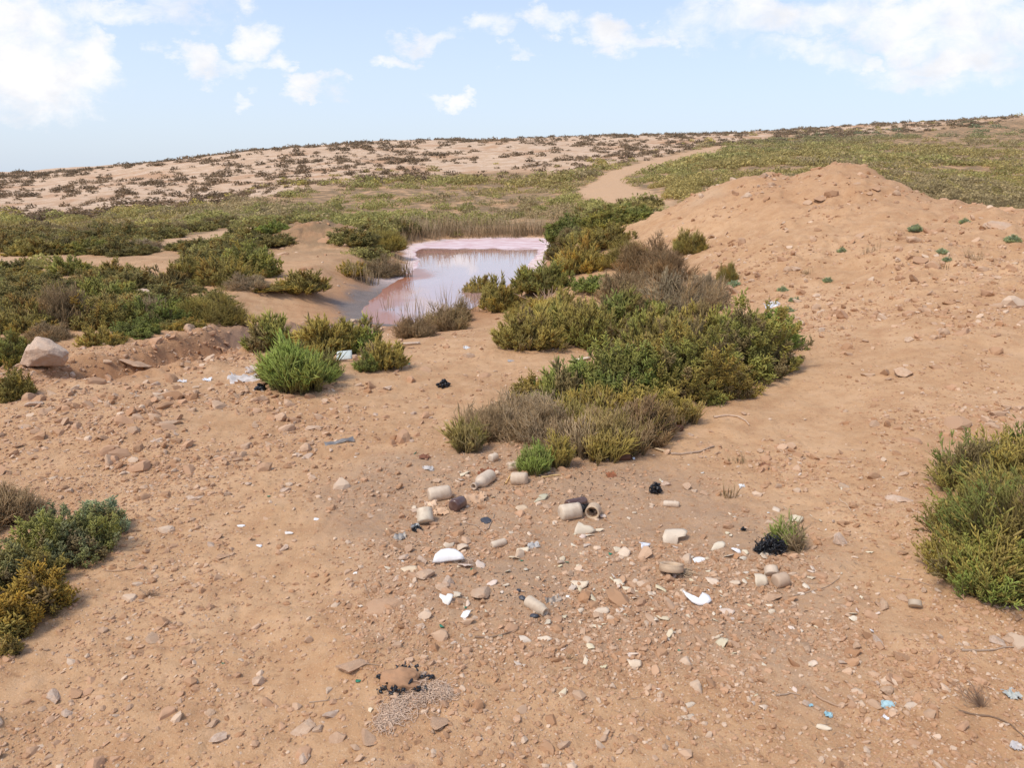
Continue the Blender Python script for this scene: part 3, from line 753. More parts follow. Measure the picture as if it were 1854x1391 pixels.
MID = [
 (18,728,95,75,'leafy','olive','small olive shrub at the left edge just below the boulder'),
 (20,665,95,85,'leafy','green2','green shrub at the left edge beside the boulder'),
 (95,622,100,50,'stick','dead','grey leafless shrub directly behind the boulder'),
 (45,605,130,80,'fleshy','olive','olive shrub at the left edge above the boulder'),
 (120,600,110,110,'stick','dead','tall brown twiggy shrub in the left thicket'),
 (175,600,110,70,'leafy','olive','olive shrub in front of the tall brown twiggy shrub'),
 (180,628,90,45,'fleshy','olive2','yellowish low shrub just right of the boulder'),
 (190,560,120,70,'fleshy','green2','leafy green shrub left of the cracked pale outcrop'),
 (240,612,100,42,'leafy','green','low green shrub at the edge of the stony slope'),
 (280,592,130,72,'fleshy','green','dark green shrub just below the cracked pale outcrop'),
 (395,592,130,78,'stick','olive','domed brown green shrub above the dug out bank'),
 (340,600,60,32,'leafy','olive2','low yellowish shrub left of the domed brown shrub'),
 (125,500,90,45,'fleshy','green2','round green shrub beside the bare sandy strip at left'),
 (215,510,110,52,'fleshy','olive','olive shrub in the middle of the left plain'),
 (35,508,110,30,'leafy','olive','flat olive shrub below the bare sandy strip at left'),
 (340,515,80,60,'fleshy','olive','olive shrub left of the large dark thicket'),
 (410,522,120,75,'fleshy','olive','large olive shrub in the thicket left of the spoil heap'),
 (450,505,110,85,'leafy','green2','tall greenish shrub nearest the spoil heap'),
 (440,528,80,40,'stick','grey','grey twiggy shrub at the front of the thicket'),
 (492,536,85,26,'fleshy','olive2','low mustard shrub on the slope down to the pond'),
 (550,545,105,66,'fleshy','olive','olive shrub on the left bank above the grey mud'),
 (345,515,50,35,'stick','brown','small brown shrub on the reddish patch'),
 (290,590,60,70,'stick','grey','grey twigs standing among the dark green shrub'),
 (165,462,110,36,'leafy','green2','light green shrub before the left sandy strip'),
 (70,465,110,40,'fleshy','olive','olive shrub at the far left of the plain'),
 (255,455,90,28,'stick','grey','greyish shrub beside the sandy footpath'),
 (500,425,62,30,'leafy','bright','fresh green shrub at the top of the spoil heap'),
 (700,455,90,52,'stick','olive','dark olive shrub at the far left corner of the pond'),
 (640,505,60,42,'fleshy','olive2','yellowish shrub on the bank below the spoil heap'),
 (690,505,90,48,'stick','reed','dry fawn shrub on the left shore of the pond'),
 (905,565,100,78,'fleshy','olive','dark olive shrub at the right shore of the pond'),
 (985,545,110,85,'fleshy','green2','green shrub behind the bleached dead branches'),
 (1045,498,110,90,'fleshy','olive2','yellow green shrub at the far right corner of the pond'),
 (1070,540,90,50,'leafy','bright','bright green shrub right of the bleached dead branches'),
 (1040,440,110,60,'leafy','green','green shrub at the foot of the earth mound, nearest the far reeds'),
 (1110,420,110,55,'leafy','green2','leafy green shrub below the sandy turning place'),
 (1150,400,80,40,'fleshy','green','green shrub at the left end of the earth mound'),
 (1130,490,110,70,'stick','olive','olive brown shrub in the middle of the right bank thicket'),
 (1180,500,110,88,'stick','brown','tall brown shrub against the earth mound'),
 (1245,462,65,55,'upright','olive','upright olive shrub standing on the slope of the earth mound'),
 (1235,575,160,110,'stick','grey','large grey leafless shrub between the mound and the middle shrub'),
 (1160,570,110,80,'stick','dead','brown leafless shrub left of the large grey leafless shrub'),
 (1312,520,50,60,'stick','olive','small olive brown shrub at the right of the grey leafless shrub'),
 (960,585,90,55,'stick','olive','shady brown green shrub on the near right shore'),
 (1180,590,70,60,'leafy','green','green shrub between the grey shrub and the middle shrub'),
 (1130,550,110,80,'stick','dead','brown twiggy shrub in front of the large grey leafless shrub'),
 (1210,520,110,90,'stick','brown','tall brown dead shrub touching the mound, right of the dark green row'),
 (1100,455,100,60,'fleshy','olive','olive shrub behind the brown thicket on the right bank'),
 (1285,550,90,70,'stick','grey','grey twiggy shrub at the right end of the dead thicket'),
 (1010,585,120,70,'fleshy','olive2','yellowish olive shrub just below the bleached dead branches'),
 (870,540,70,50,'fleshy','olive','small olive shrub leaning over the right shore'),
]
for a in MID:
    if a[4]: mid_bush(*a, name='dry_shrub' if a[4] == 'stick' else 'saltbush')
# small teal plants dotted over the mound
for px, py, w, h, lab in [(1655,421,32,20,'largest bluish green plant high on the earth mound, beside a pale stone'),(1525,457,20,14,'bluish green plant in the middle of the mound face'),(1500,513,20,16,'bluish green plant lower on the mound face'),
    (1417,529,18,16,'bluish green plant near the foot of the mound, above two others'),(1438,547,22,14,'bluish green plant just below another at the foot of the mound'),(1424,567,26,18,'bluish green plant tucked behind the middle shrub beside white litter'),
    (1328,521,30,20,'bluish green plant beside the grey leafless shrub'),(1704,462,22,18,'upper of two small grey green plants on the right of the mound'),(1716,476,20,16,'lower of two small green plants on the right of the mound'),
    (1832,440,26,22,'bluish green plant near the right edge of the mound'),(1747,404,18,14,'tiny grey green plant near the ridge of the mound')]:
    mid_bush(px, py, w, h, 'leafy', 'teal', lab, 'seedling', 'plant')
# reeds along the far shore of the pond and thin ones at the near end
def reed_clump(px, py, w, h, n, label, col, group=None, name='reed_clump', cat='reeds'):
    p = hit(px, py); k = p[1]/F; rg = np.random.default_rng(int(px*7 + py)); x0 = np.clip(rg.normal(size=n), -1.7, 1.7)*w*k*.28; y0 = np.clip(rg.normal(size=n), -1.7, 1.7)*w*k*.16
    hh = h*k*rg.uniform(.55, 1.1, n); z0 = ground(p[0] + x0, p[1] + y0) - p[2]
    p0 = np.stack([x0, y0, z0 - .03], 1); d = np.stack([rg.normal(size=n)*.13, rg.normal(size=n)*.13, np.ones(n)], 1)
    v, f, t = fingers(p0, d, hh, max(.0025, .33*p[1]/F), rg.normal(size=(n, 3))*.25, .5, 1.)
    c = np.repeat(np.array(PAL[col])*rg.uniform(.6, 1.25, (n, 1)), 7, 0)
    me = new_mesh(name, v, f, 3, dict(tint=c, tip=t)); o = link(name, me, M_FOL, None, p); tag(o, label, cat, group); OCC.append((p[0], p[1], w*k*.3))
for i, px in enumerate(range(722, 1035, 17)):
    reed_clump(px, 430 - (i % 3)*4 - (4 if px > 960 else 0) + (6 if px < 750 else 0), 50, 26 + (i*11) % 19, 75, 'clump of dry fawn reeds on the far shore of the pond', ('reed', 'dead', 'reed', 'grey')[i % 4], 'reeds along the far shore')
for px, py, w, h, n, lab in [(720,582,44,62,26,'thin reeds standing in the water at the near left end'),(765,588,46,72,30,'thin reeds between the pond and the brown reedy shrub'),(812,575,44,74,30,'thin reeds rising behind the brown reedy shrub'),(672,590,36,44,18,'few thin reeds at the leftmost tip of the water'),(850,565,40,60,30,'thin reeds beside the dark olive shrub on the right shore')]:
    reed_clump(px, py, w, h, n, lab, 'dead')
for px, py, w, h, n, lab in [(725,500,42,44,120,'fawn reeds on the left shore beside the salt rim'),(655,510,60,38,110,'dry reeds at the foot of the spoil heap')]:
    reed_clump(px, py, w, h, n, lab, 'reed')

for px, py, w, h, lab in [(1574,458,30,20,'dry greyish tuft beside the bluish plant on the mound face'),(1704,487,22,18,'brown dry tuft under the two small plants on the mound'),(1764,472,22,26,'dry stalks leaning at the right of the mound'),(1462,497,22,16,'dark dry tuft on the lower mound face'),(1335,838,26,26,'thin dry tuft on the bare ground right of the middle shrub'),(1320,900,26,44,'pale dry grass tuft beside the torn white paper')]:
    reed_clump(px, py, w*1.3, h, 26, lab, 'dead', None, 'dry_tuft', 'plant')


# ---- the plain and the hill: world scatter
OCCA = np.array(OCC)
def free_ok(x, y, r):
    ok = road_sd(x, y) > r*.7
    ok &= poly_sd(x, y, POND) > .35 + r*.6
    dm = np.hypot((x - MOUND_C[0])/1.9, (y - MOUND_C[1])/1.6); ok &= dm > 1.05
    return ok
def ridge_y(t):
    return np.interp(t, ct, KY[:, 4])
def sight(x, y, z):            # can the camera see this spot over the land in front of it
    k = np.linspace(.3, .985, 70)[None]
    gx = x[:, None]*k; gy = y[:, None]*k; lz = CAMZ + (z[:, None] - CAMZ)*k
    return (ground(gx, gy) < lz + .05).all(1)

rg = np.random.default_rng(99)
# green scrub on the plain
N = 30000
t = rg.uniform(-.86, .86, N); y = np.exp(rg.uniform(math.log(9), math.log(185), N)); x = t*y
yb = np.interp(t, HB_T, HB_Y)
keep = (y < yb*1.05)
keep &= ~((t > .10) & (y < ridge_y(t) + 2.0))          # not on the earth mound
near_left = polypx([(-250,500),(0,490),(300,500),(360,440),(485,428),(490,525),(440,575),(330,600),(150,625),(0,650),(-250,700)])
inl = poly_sd(x, y, near_left) < 0
keep &= ~((y < 18.5) & (t > -.62) & ~inl)              # near ground is listed shrub by shrub
cl = vnoise(x*.22, y*.22, 5)*.6 + vnoise(x*.07 + 4, y*.05, 6)*.55
dens = np.clip((cl - .38)*3.6, .05, 1); brk = vnoise(x*.09 + 7, y*.035, 205)*.65 + vnoise(x*.25, y*.12, 206)*.35; dens = dens*np.where(y > 26, .32 + .68*sstep(.36, .47, brk), 1)
keep &= rg.uniform(size=N) < np.where(inl, .11*(y/16)**1.5, dens*np.clip((y/40)**1.0, .25, 1.6)*.80)
x, y, t, cl, yb = x[keep], y[keep], t[keep], cl[keep], yb[keep]
r = rg.uniform(.40, .95, len(x))*(.85 + .45*(y > 60)); hgt = r*rg.uniform(.40, .75, len(x)); nearf_ = sstep(20, 12, y); r = r*(1 - .25*nearf_); hgt = hgt*(1 - .2*nearf_)
ok = free_ok(x, y, r); x, y, t, r, hgt, yb = x[ok], y[ok], t[ok], r[ok], hgt[ok], yb[ok]
if len(OCCA):
    ok = np.ones(len(x), bool)
    for ox, oy, orr in OCC: ok &= np.hypot(x - ox, y - oy) > orr*.6 + r*.2
    x, y, t, r, hgt, yb = x[ok], y[ok], t[ok], r[ok], hgt[ok], yb[ok]
z = ground(x, y)
cn = vnoise(x*.10 + 3, y*.05, 15); cn2 = vnoise(x*.12, y*.06, 16)*.55 + vnoise(x*.5, y*.5, 17)*.45
right = sstep(.28, .36, t)*(y > 22)
kindc = np.where(cn2 + .3*(rg.uniform(size=len(x)) - .5) > .66 - .05*right, 3, np.where(cn + .35*(rg.uniform(size=len(x)) - .5) > .56, 1, 0))
PC = np.array([(.44,.345,.13), (.40,.355,.125), PAL['green'], (.43,.325,.18)])
col = PC[kindc]*rg.uniform(.7, 1.12, (len(x), 1))
farg = sstep(105, 140, y)*right                          # far bluish green field
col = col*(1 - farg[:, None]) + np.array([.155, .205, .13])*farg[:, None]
aer_haze = np.clip(y/420, 0, .35)[:, None]; col = col*(1 - aer_haze) + np.array([.31, .29, .22])*aer_haze  # aerial haze painted into the shrub colours, growing with distance
vis = sight(x, y, z + hgt*.8) & (np.abs(t) < .72)
order = np.argsort(-(np.where(vis, 1, 0)*r/y)); NIND = 300
KINDN = ['fleshy', 'leafy', 'fleshy', 'stick']
PLAIN_LABEL = {0: ('olive salt shrub growing among others on the scrubby plain', 'olive shrubs of the plain'), 1: ('yellow green salt shrub growing among others on the scrubby plain', 'yellow green shrubs of the plain'), 2: ('green salt shrub growing among others on the scrubby plain', 'green shrubs of the plain'), 3: ('brown dry shrub growing among greener ones on the plain', 'dry brown shrubs of the plain')}
for i in order[:NIND]:
    k = int(kindc[i]); me = random.choice(VAR[KINDN[k]])
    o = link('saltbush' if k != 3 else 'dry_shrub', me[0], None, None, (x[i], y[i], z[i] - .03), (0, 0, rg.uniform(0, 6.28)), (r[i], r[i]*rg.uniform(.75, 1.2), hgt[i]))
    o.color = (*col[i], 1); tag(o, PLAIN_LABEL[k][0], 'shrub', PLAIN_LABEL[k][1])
rest = order[NIND:]

def puffs(x, y, z, r, h, col, nl, rg, leaf=.26, dark=.55):
    """loose domes of small leaf faces, all in one mesh"""
    n = len(x); d = rg.normal(size=(n, nl, 3)); d[..., 2] = np.abs(d[..., 2]) - .1; d = unit(d)
    rr = rg.uniform(.2, 1, (n, nl, 1))**.4*(.7 + .6*vnoise(d[..., 0]*2.2 + x[:, None]*3, d[..., 1]*2.2 + d[..., 2]*2 + y[:, None]*3, 3))[..., None]
    R = np.stack([r, r, h], -1)[:, None]
    c = d*rr*R + np.stack([x, y, z], -1)[:, None]
    nrm = unit(d + rg.normal(size=d.shape)*.6); ref = unit(rg.normal(size=d.shape)); a = unit(np.cross(nrm, ref)); b = np.cross(nrm, a)
    s = leaf*np.minimum(r, h*1.5)[:, None, None]*rg.uniform(.6, 1.3, (n, nl, 1))
    V = np.stack([c - a*s*.6, c + b*s*.45, c + a*s*.9, c - b*s*.45], 2).reshape(-1, 3)
    Fs = np.arange(len(V)).reshape(-1, 4)
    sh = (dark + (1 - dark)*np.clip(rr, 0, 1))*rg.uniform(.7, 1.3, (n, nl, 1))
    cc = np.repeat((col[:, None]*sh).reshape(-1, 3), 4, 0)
    return V, Fs, cc
def stuff(name, label, V, Fs, cc, mat=None, n=4):
    me = new_mesh(name, V, Fs, n, dict(tint=cc, tip=np.ones(len(V))))
    o = link(name, me, mat or M_FOL); tag(o, label, None, None, 'stuff'); return o
nr_ = rest[y[rest] < 45]; fr_ = rest[y[rest] >= 45]
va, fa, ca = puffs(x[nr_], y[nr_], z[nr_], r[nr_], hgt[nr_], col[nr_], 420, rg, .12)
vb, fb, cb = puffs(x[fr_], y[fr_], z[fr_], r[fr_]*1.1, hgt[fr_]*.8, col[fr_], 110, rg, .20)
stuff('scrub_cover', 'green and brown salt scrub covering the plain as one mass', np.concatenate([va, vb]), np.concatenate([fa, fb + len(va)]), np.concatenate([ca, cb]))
print('plain shrubs', len(x))

# dark low shrubs on the pale hill
N = 26000
t = rg.uniform(-.9, .9, N); y = np.exp(rg.uniform(math.log(36), math.log(215), N)); x = t*y
yb = np.interp(t, HB_T, HB_Y)
keep = (y > yb*.97)
cl = vnoise(x*.13, y*.09, 25)*.55 + vnoise(x*.4, y*.3, 26)*.5
dens = np.clip((cl - .31)*2.2, .12, .8)*np.clip((y/75)**1.2, .2, 2.2)
yc = np.interp(t, ct, KY[:, 9]); dens *= 1 + .8*sstep(.86, .98, y/yc)
dens *= 1 + 1.2*sstep(1.35, .95, y/yb)*(t < -.1) + .9*(t > .2)
keep &= rg.uniform(size=N) < dens*.46
keep &= y < yc*1.12
x, y, t, yb = x[keep], y[keep], t[keep], yb[keep]
ok = free_ok(x, y, np.full(len(x), .4)); x, y, t, yb = x[ok], y[ok], t[ok], yb[ok]
r = np.exp(rg.normal(size=len(x))*.5)*.36*(1 + .25*(y > 90)); r = np.minimum(r, 1.9); hgt = np.minimum(r, .8)*rg.uniform(.42, .75, len(x))
z = ground(x, y)
gr = (rg.uniform(size=len(x)) < .10*(y < yb*1.25))
col = np.where(gr[:, None], np.array([PAL['olive']]), np.array([[.205, .135, .085]]))*rg.uniform(.7, 1.3, (len(x), 1))
aer_haze = np.clip(y/430, 0, .35)[:, None]; col = col*(1 - aer_haze) + np.array([.31, .27, .23])*aer_haze  # distance haze blended into the hill shrubs' own colour
vis = sight(x, y, z + hgt*.8) & (np.abs(t) < .71)
order = np.argsort(-(np.where(vis, 1, 0)*r/y))
HV = []
for q in range(6):
    v, f, c = puffs(np.zeros(1), np.zeros(1), np.zeros(1), np.ones(1), np.ones(1), np.ones((1, 3)), 130, np.random.default_rng(300 + q), .22)
    me = new_mesh('hill_shrub', v, f, 4, dict(tint=c, tip=np.ones(len(v)))); me.materials.append(M_FOL); HV.append(me)
for i in order[:290]:
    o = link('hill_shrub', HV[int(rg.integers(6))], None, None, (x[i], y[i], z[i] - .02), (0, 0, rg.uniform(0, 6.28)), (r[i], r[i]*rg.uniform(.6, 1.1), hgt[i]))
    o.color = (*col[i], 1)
    if gr[i]: tag(o, 'low olive shrub at the foot of the pale hillside', 'shrub', 'olive shrubs on the hillside')
    else: tag(o, 'low dark brown shrub dotted on the pale stony hillside', 'shrub', 'dark shrubs on the hillside')
rest = order[290:]
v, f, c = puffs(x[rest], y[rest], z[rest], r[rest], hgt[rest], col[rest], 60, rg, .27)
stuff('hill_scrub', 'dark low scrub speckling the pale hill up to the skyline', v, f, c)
print('hill shrubs', len(x))

# ================================================================ stones
import bmesh
def ico(sub):
    bm = bmesh.new(); bmesh.ops.create_icosphere(bm, subdivisions=sub, radius=1.0)
    v = np.array([p.co[:] for p in bm.verts]); f = np.array([[q.index for q in p.verts] for p in bm.faces]); bm.free()
    return v, f
ICO = {k: ico(k) for k in (1, 2, 3, 4, 5)}

def n3(p, s, seed):
    return (vnoise(p[:, 0]*s + seed, p[:, 1]*s + p[:, 2]*s*.7 + seed*1.7, seed) + vnoise(p[:, 1]*s - seed, p[:, 2]*s + p[:, 0]*s*.6, seed + 9) - 1)

def rock_shape(sub, seed, cuts=9, rough=.10, lo=.5, hi=.9, sc=(1, 1, 1)):
    rg = np.random.default_rng(seed); v, f = ICO[sub]; v = v.copy()
    for _ in range(cuts):
        n = unit(rg.normal(size=3)); c = rg.uniform(lo, hi); e = np.maximum(v@n - c, 0); v = v - e[:, None]*n*.92
    v = v*(1 + rough*n3(v, 1.9, seed)[:, None] + rough*.5*n3(v, 4.5, seed + 3)[:, None] + (rough*.3*n3(v, 10, seed + 5)[:, None] if sub > 2 else 0))
    v = v/np.abs(v).max(0)*np.array(sc)
    return v, f

RV = []
for q in range(16):
    rg = np.random.default_rng(500 + q)
    v, f = rock_shape(4, 500 + q, int(rg.integers(8, 16)), .13, .32, .75, (1, rg.uniform(.55, .95), rg.uniform(.40, .75)))
    me = new_mesh('stone', v, f, 3, smooth=False); me.materials.append(M_STONE); RV.append(me)
STONEC = [(.58,.41,.275), (.53,.345,.215), (.49,.30,.175), (.60,.45,.33), (.46,.265,.145), (.55,.375,.24)]
def stone(px, py, w, label, group=None, ratio=None, col=None, sink=.3, name='stone', flat=None):
    p = hit(px, py); k = p[1]/F; s = w*k/2
    me = random.choice(RV); fl = flat or (.5 if ('flat' in label or 'slab' in label or 'layered' in label) else random.uniform(.6, 1.0))
    p2 = hit(px, py - 1)
    o = link(name, me, None, None, (p[0], p[1] + s*.3, p[2] + s*(.55*fl - sink)), (random.uniform(-.25, .25), random.uniform(-.25, .25), random.uniform(0, 6.28) if ratio is None else random.uniform(-.3, .3)), (s, s*(ratio or random.uniform(.8, 1.1)), s*fl))
    o.color = (*(np.array(col if col else random.choice(STONEC))*random.uniform(.9, 1.08)), 1)
    tag(o, label, 'stone', group); return o

# the pale boulder at the left
def boulder():
    p0 = hit(50, 671); p1 = hit(132, 655); k = p0[1]/F
    v, f = ICO[5]; v = v.copy(); rg = np.random.default_rng(4)
    for n, c in [((-.9,-.1,.25),.62),((.25,-.35,.9),.66),((-.35,-.55,.75),.70),((.75,-.3,.45),.72),((.1,-1,.05),.60),((.55,-.7,-.55),.48),((.9,0,-.3),.80),((0,0,-1),.55),((-.5,-.8,-.1),.66),((.5,.2,.85),.70)]:
        n = unit(np.array(n, float)); e = np.maximum(v@n - c, 0); v -= e[:, None]*n*.96
    v *= (1 + .07*n3(v, 1.7, 3) + .05*n3(v, 4.2, 6) + .045*n3(v, 9, 8) + .022*n3(v, 22, 12))[:, None]
    v = v/np.abs(v).max(0); v[:, 0] *= .205; v[:, 1] *= .17; v[:, 2] *= .165
    v[:, 0] += v[:, 2]*.10
    me = new_mesh('boulder', v, f, 3)
    o = link('boulder', me, M_BOULDER, None, ((p0[0] + p1[0])/2, p0[1] + .16, p0[2] + .105), (0, .12, .0)); o.color = (.60, .45, .33, 1)
    tag(o, 'large pale angular boulder standing on the stony slope at the left edge', 'boulder')
boulder()

# stones one can point at: px, py (foot), width, label
for a in [
 (280,800,34,'pale block in the low rubble heap at left, below a flat slab'),
 (300,770,60,'flat tan slab lying on top of the low rubble heap at left'),
 (565,778,44,'pale flat stone just above the grey metal strip'),
 (408,842,22,'tan stone alone on the bare ground at left centre'),
 (398,1012,34,'smooth pale stone on the bare sand right of the low spreading shrub'),
 (380,990,26,'reddish stone just behind the smooth pale stone'),
 (848,648,24,'cream rounded stone on the sandy gap near the pond'),
 (876,682,44,'long flat cream slab on the sandy gap'),
 (770,672,40,'flat tan slab at the edge of the near bank'),
 (1625,862,1,None),
 (1605,785,1,None),
 (1583,868,36,'pale pointed stone left of the right hand shrub'),
 (1636,862,34,'grey tan stone beside a flat one left of the right hand shrub'),
 (1630,908,52,'long tan block lying near the right hand shrub'),
 (1640,680,38,'pale stone at the right end of a short line of stones'),
 (1605,680,30,'tan stone in the middle of a short line of stones'),
 (1575,682,28,'small brown stone at the left end of a short line of stones'),
 (1705,668,50,'flat tan slab on the mound foot near the right edge'),
 (1648,617,20,'cream stone alone on the upper right slope'),
 (1528,952,28,'grey rounded pebble right of the charred clump'),
 (1520,985,40,'half buried tan stone right of the charred clump'),
 (1634,1004,26,'squarish tan stone left of the right hand shrub foot'),
 (1640,1090,34,'yellowish angular stone near the foot of the right hand shrub'),
 (1600,1102,40,'orange brown stone beside the yellowish angular stone'),
 (1590,1165,34,'tan rounded stone just below the small white shard at right'),
 (1630,1195,40,'large orange tan stone at lower right'),
 (1608,1258,36,'orange stone at lower right beside a small pale one'),
 (1590,1240,16,'small pale stone touching the orange stone at lower right'),
 (1460,1180,24,'ochre stone at the right of the broken glass'),
 (1525,1205,22,'tan stone among the shards at lower right'),
 (275,1160,56,'half buried tan slab at lower left'),
 (357,1180,26,'ochre stone right of the half buried tan slab'),
 (95,1270,60,'flat buff stone with two smaller ones at the lower left'),
 (135,1262,46,'yellow tan pointed stone at the lower left'),
 (115,1295,40,'pale pointed stone below the flat buff one at lower left'),
 (232,1285,24,'brown cube like stone at lower left'),
 (180,1245,24,'pale stone behind the flat buff one at lower left'),
 (395,1345,44,'smooth pale stone near the bottom edge'),
 (385,1315,26,'buff stone behind the smooth pale one near the bottom edge'),
 (550,1330,52,'long pale stone near the bottom edge, left of centre'),
 (577,1325,26,'small cream stone touching the long pale one'),
 (600,1300,40,'pale tapering stone above the small cream stone'),
 (550,1380,36,'cream stone cut off by the bottom edge'),
 (610,1345,50,'tan block in the row of stones near the bottom edge'),
 (665,1345,56,'large tan block at the right of the row near the bottom edge'),
 (790,1320,50,'pale wedge shaped stone right of the wood wool mat'),
 (640,1215,76,'large crusted tan rock left of the tarred clod'),
 (560,1165,30,'brown stone behind the large crusted tan rock'),
 (470,1240,54,'low buff rock half buried at lower left centre'),
 (690,1108,90,'broad layered slab half buried left of the broken glass'),
 (770,1050,44,'rough tan rock in front of the white bowl fragment'),
 (810,1060,46,'greyish tan rock below the white bowl fragment'),
 (765,1020,36,'tan lumpy rock behind the white bowl fragment'),
 (800,1070,36,'ochre block in the stones below the white bowl fragment'),
 (830,1095,20,'round brown stone beside the heart shaped white shard'),
 (870,1085,50,'low tan rock right of the heart shaped white shard'),
 (718,1050,26,'buff stone left of the rocks below the white bowl fragment'),
 (740,1000,30,'tan rock with a sooty top left of the white bowl fragment'),
 (730,1015,26,'pale pyramid shaped stone left of the white bowl fragment'),
 (755,928,30,'tan brick like stone left of the large pale bottle'),
 (1208,880,22,'ochre stone right of the black rag'),
 (1245,885,30,'tan stone second to the right of the black rag'),
 (1275,895,22,'orange stone third to the right of the black rag'),
 (1172,893,20,'ochre stone just left of the black rag'),
 (1398,1088,40,'red brown stone in front of the round dusty jar'),
 (1400,345,1,None),
 (1490,362,36,'red brown lump on the upper face of the mound'),
 (1385,322,26,'pale stone on the left shoulder of the mound ridge'),
 (1590,345,30,'dark overhanging lump just below the peak of the mound'),
 (1440,490,22,'pale stone low on the mound face, left of centre'),
 (1655,440,30,'pale stone directly below the largest bluish green plant'),
 (1815,412,60,'pale half buried rock near the right edge of the mound ridge'),
 (1290,430,30,'flat brown stone at the left of the mound face'),
 (240,545,90,'cracked pale outcrop between the shrubs at left'),
 (508,462,36,'pale slab on the bare ground below the spoil heap'),
 (690,645,1,None),
 (452,384,34,'white stone at the edge of the plain, left of the spoil heap'),
 (700,645,1,None),
 (240,660,60,'long flat slab on the stony slope right of the boulder'),
 (190,660,24,'brown stone on the slope right of the boulder'),
 (60,735,36,'rounded tan stone below the boulder'),
 (90,715,30,'buff stone below the boulder, right of the rounded one'),
 (75,752,44,'flat tan stone at the left edge below the boulder'),
 (1850,1390,1,None),
 (1808,1165,32,'pale stone in the shade at the foot of the right hand shrub'),
 (440,940,1,None),
 (345,905,34,'flat buff stone above the bare sand at left'),
 (358,902,20,'brown stone beside the flat buff one on the bare sand'),
 (125,892,24,'ochre stone above the grey leafless shrub at the left'),
]:
    if a[3]: stone(*a)

# more stones of the same ground: individually, each half sunk
rs = random.Random(3)
def pick_stone():
    r = rs.random()
    if r < .30: return rs.uniform(0, 600), rs.uniform(640, 900), rs.uniform(10, 26)
    if r < .45: return rs.uniform(560, 900), rs.uniform(600, 860), rs.uniform(9, 20)
    if r < .62: return rs.uniform(660, 1500), rs.uniform(860, 1200), rs.uniform(9, 22)
    if r < .80: return rs.uniform(1250, 1854), rs.uniform(420, 900), rs.uniform(9, 20)
    if r < .9: return rs.uniform(1400, 1854), rs.uniform(850, 1391), rs.uniform(10, 26)
    return rs.uniform(0, 800), rs.uniform(900, 1391), rs.uniform(10, 28)
made = 0
while made < 205:
    px, py, w = pick_stone(); p = hit(px, py)
    if p[1] > 17 or poly_sd(p[None, 0], p[None, 1], POND)[0] < .3: continue
    if any(math.hypot(p[0] - ox, p[1] - oy) < orr for ox, oy, orr in OCC): continue
    if px > 1400 or (px > 1150 and py < 620): lab, g = 'small tan stone scattered on the sloping foot of the earth mound', 'stones on the mound'
    elif py < 900 and px < 620: lab, g = 'small tan stone scattered over the stony slope at left', 'stones on the left slope'
    elif px < 640: lab, g = 'small buff stone lying on the open sand at lower left', 'stones on the open sand'
    elif py < 860: lab, g = 'small buff stone scattered on the ground toward the pond', 'stones toward the pond'
    else: lab, g = 'small tan stone lying among the broken glass', 'stones among the broken glass'
    stone(px, py, w, lab, g, sink=rs.uniform(.2, .5)); made += 1

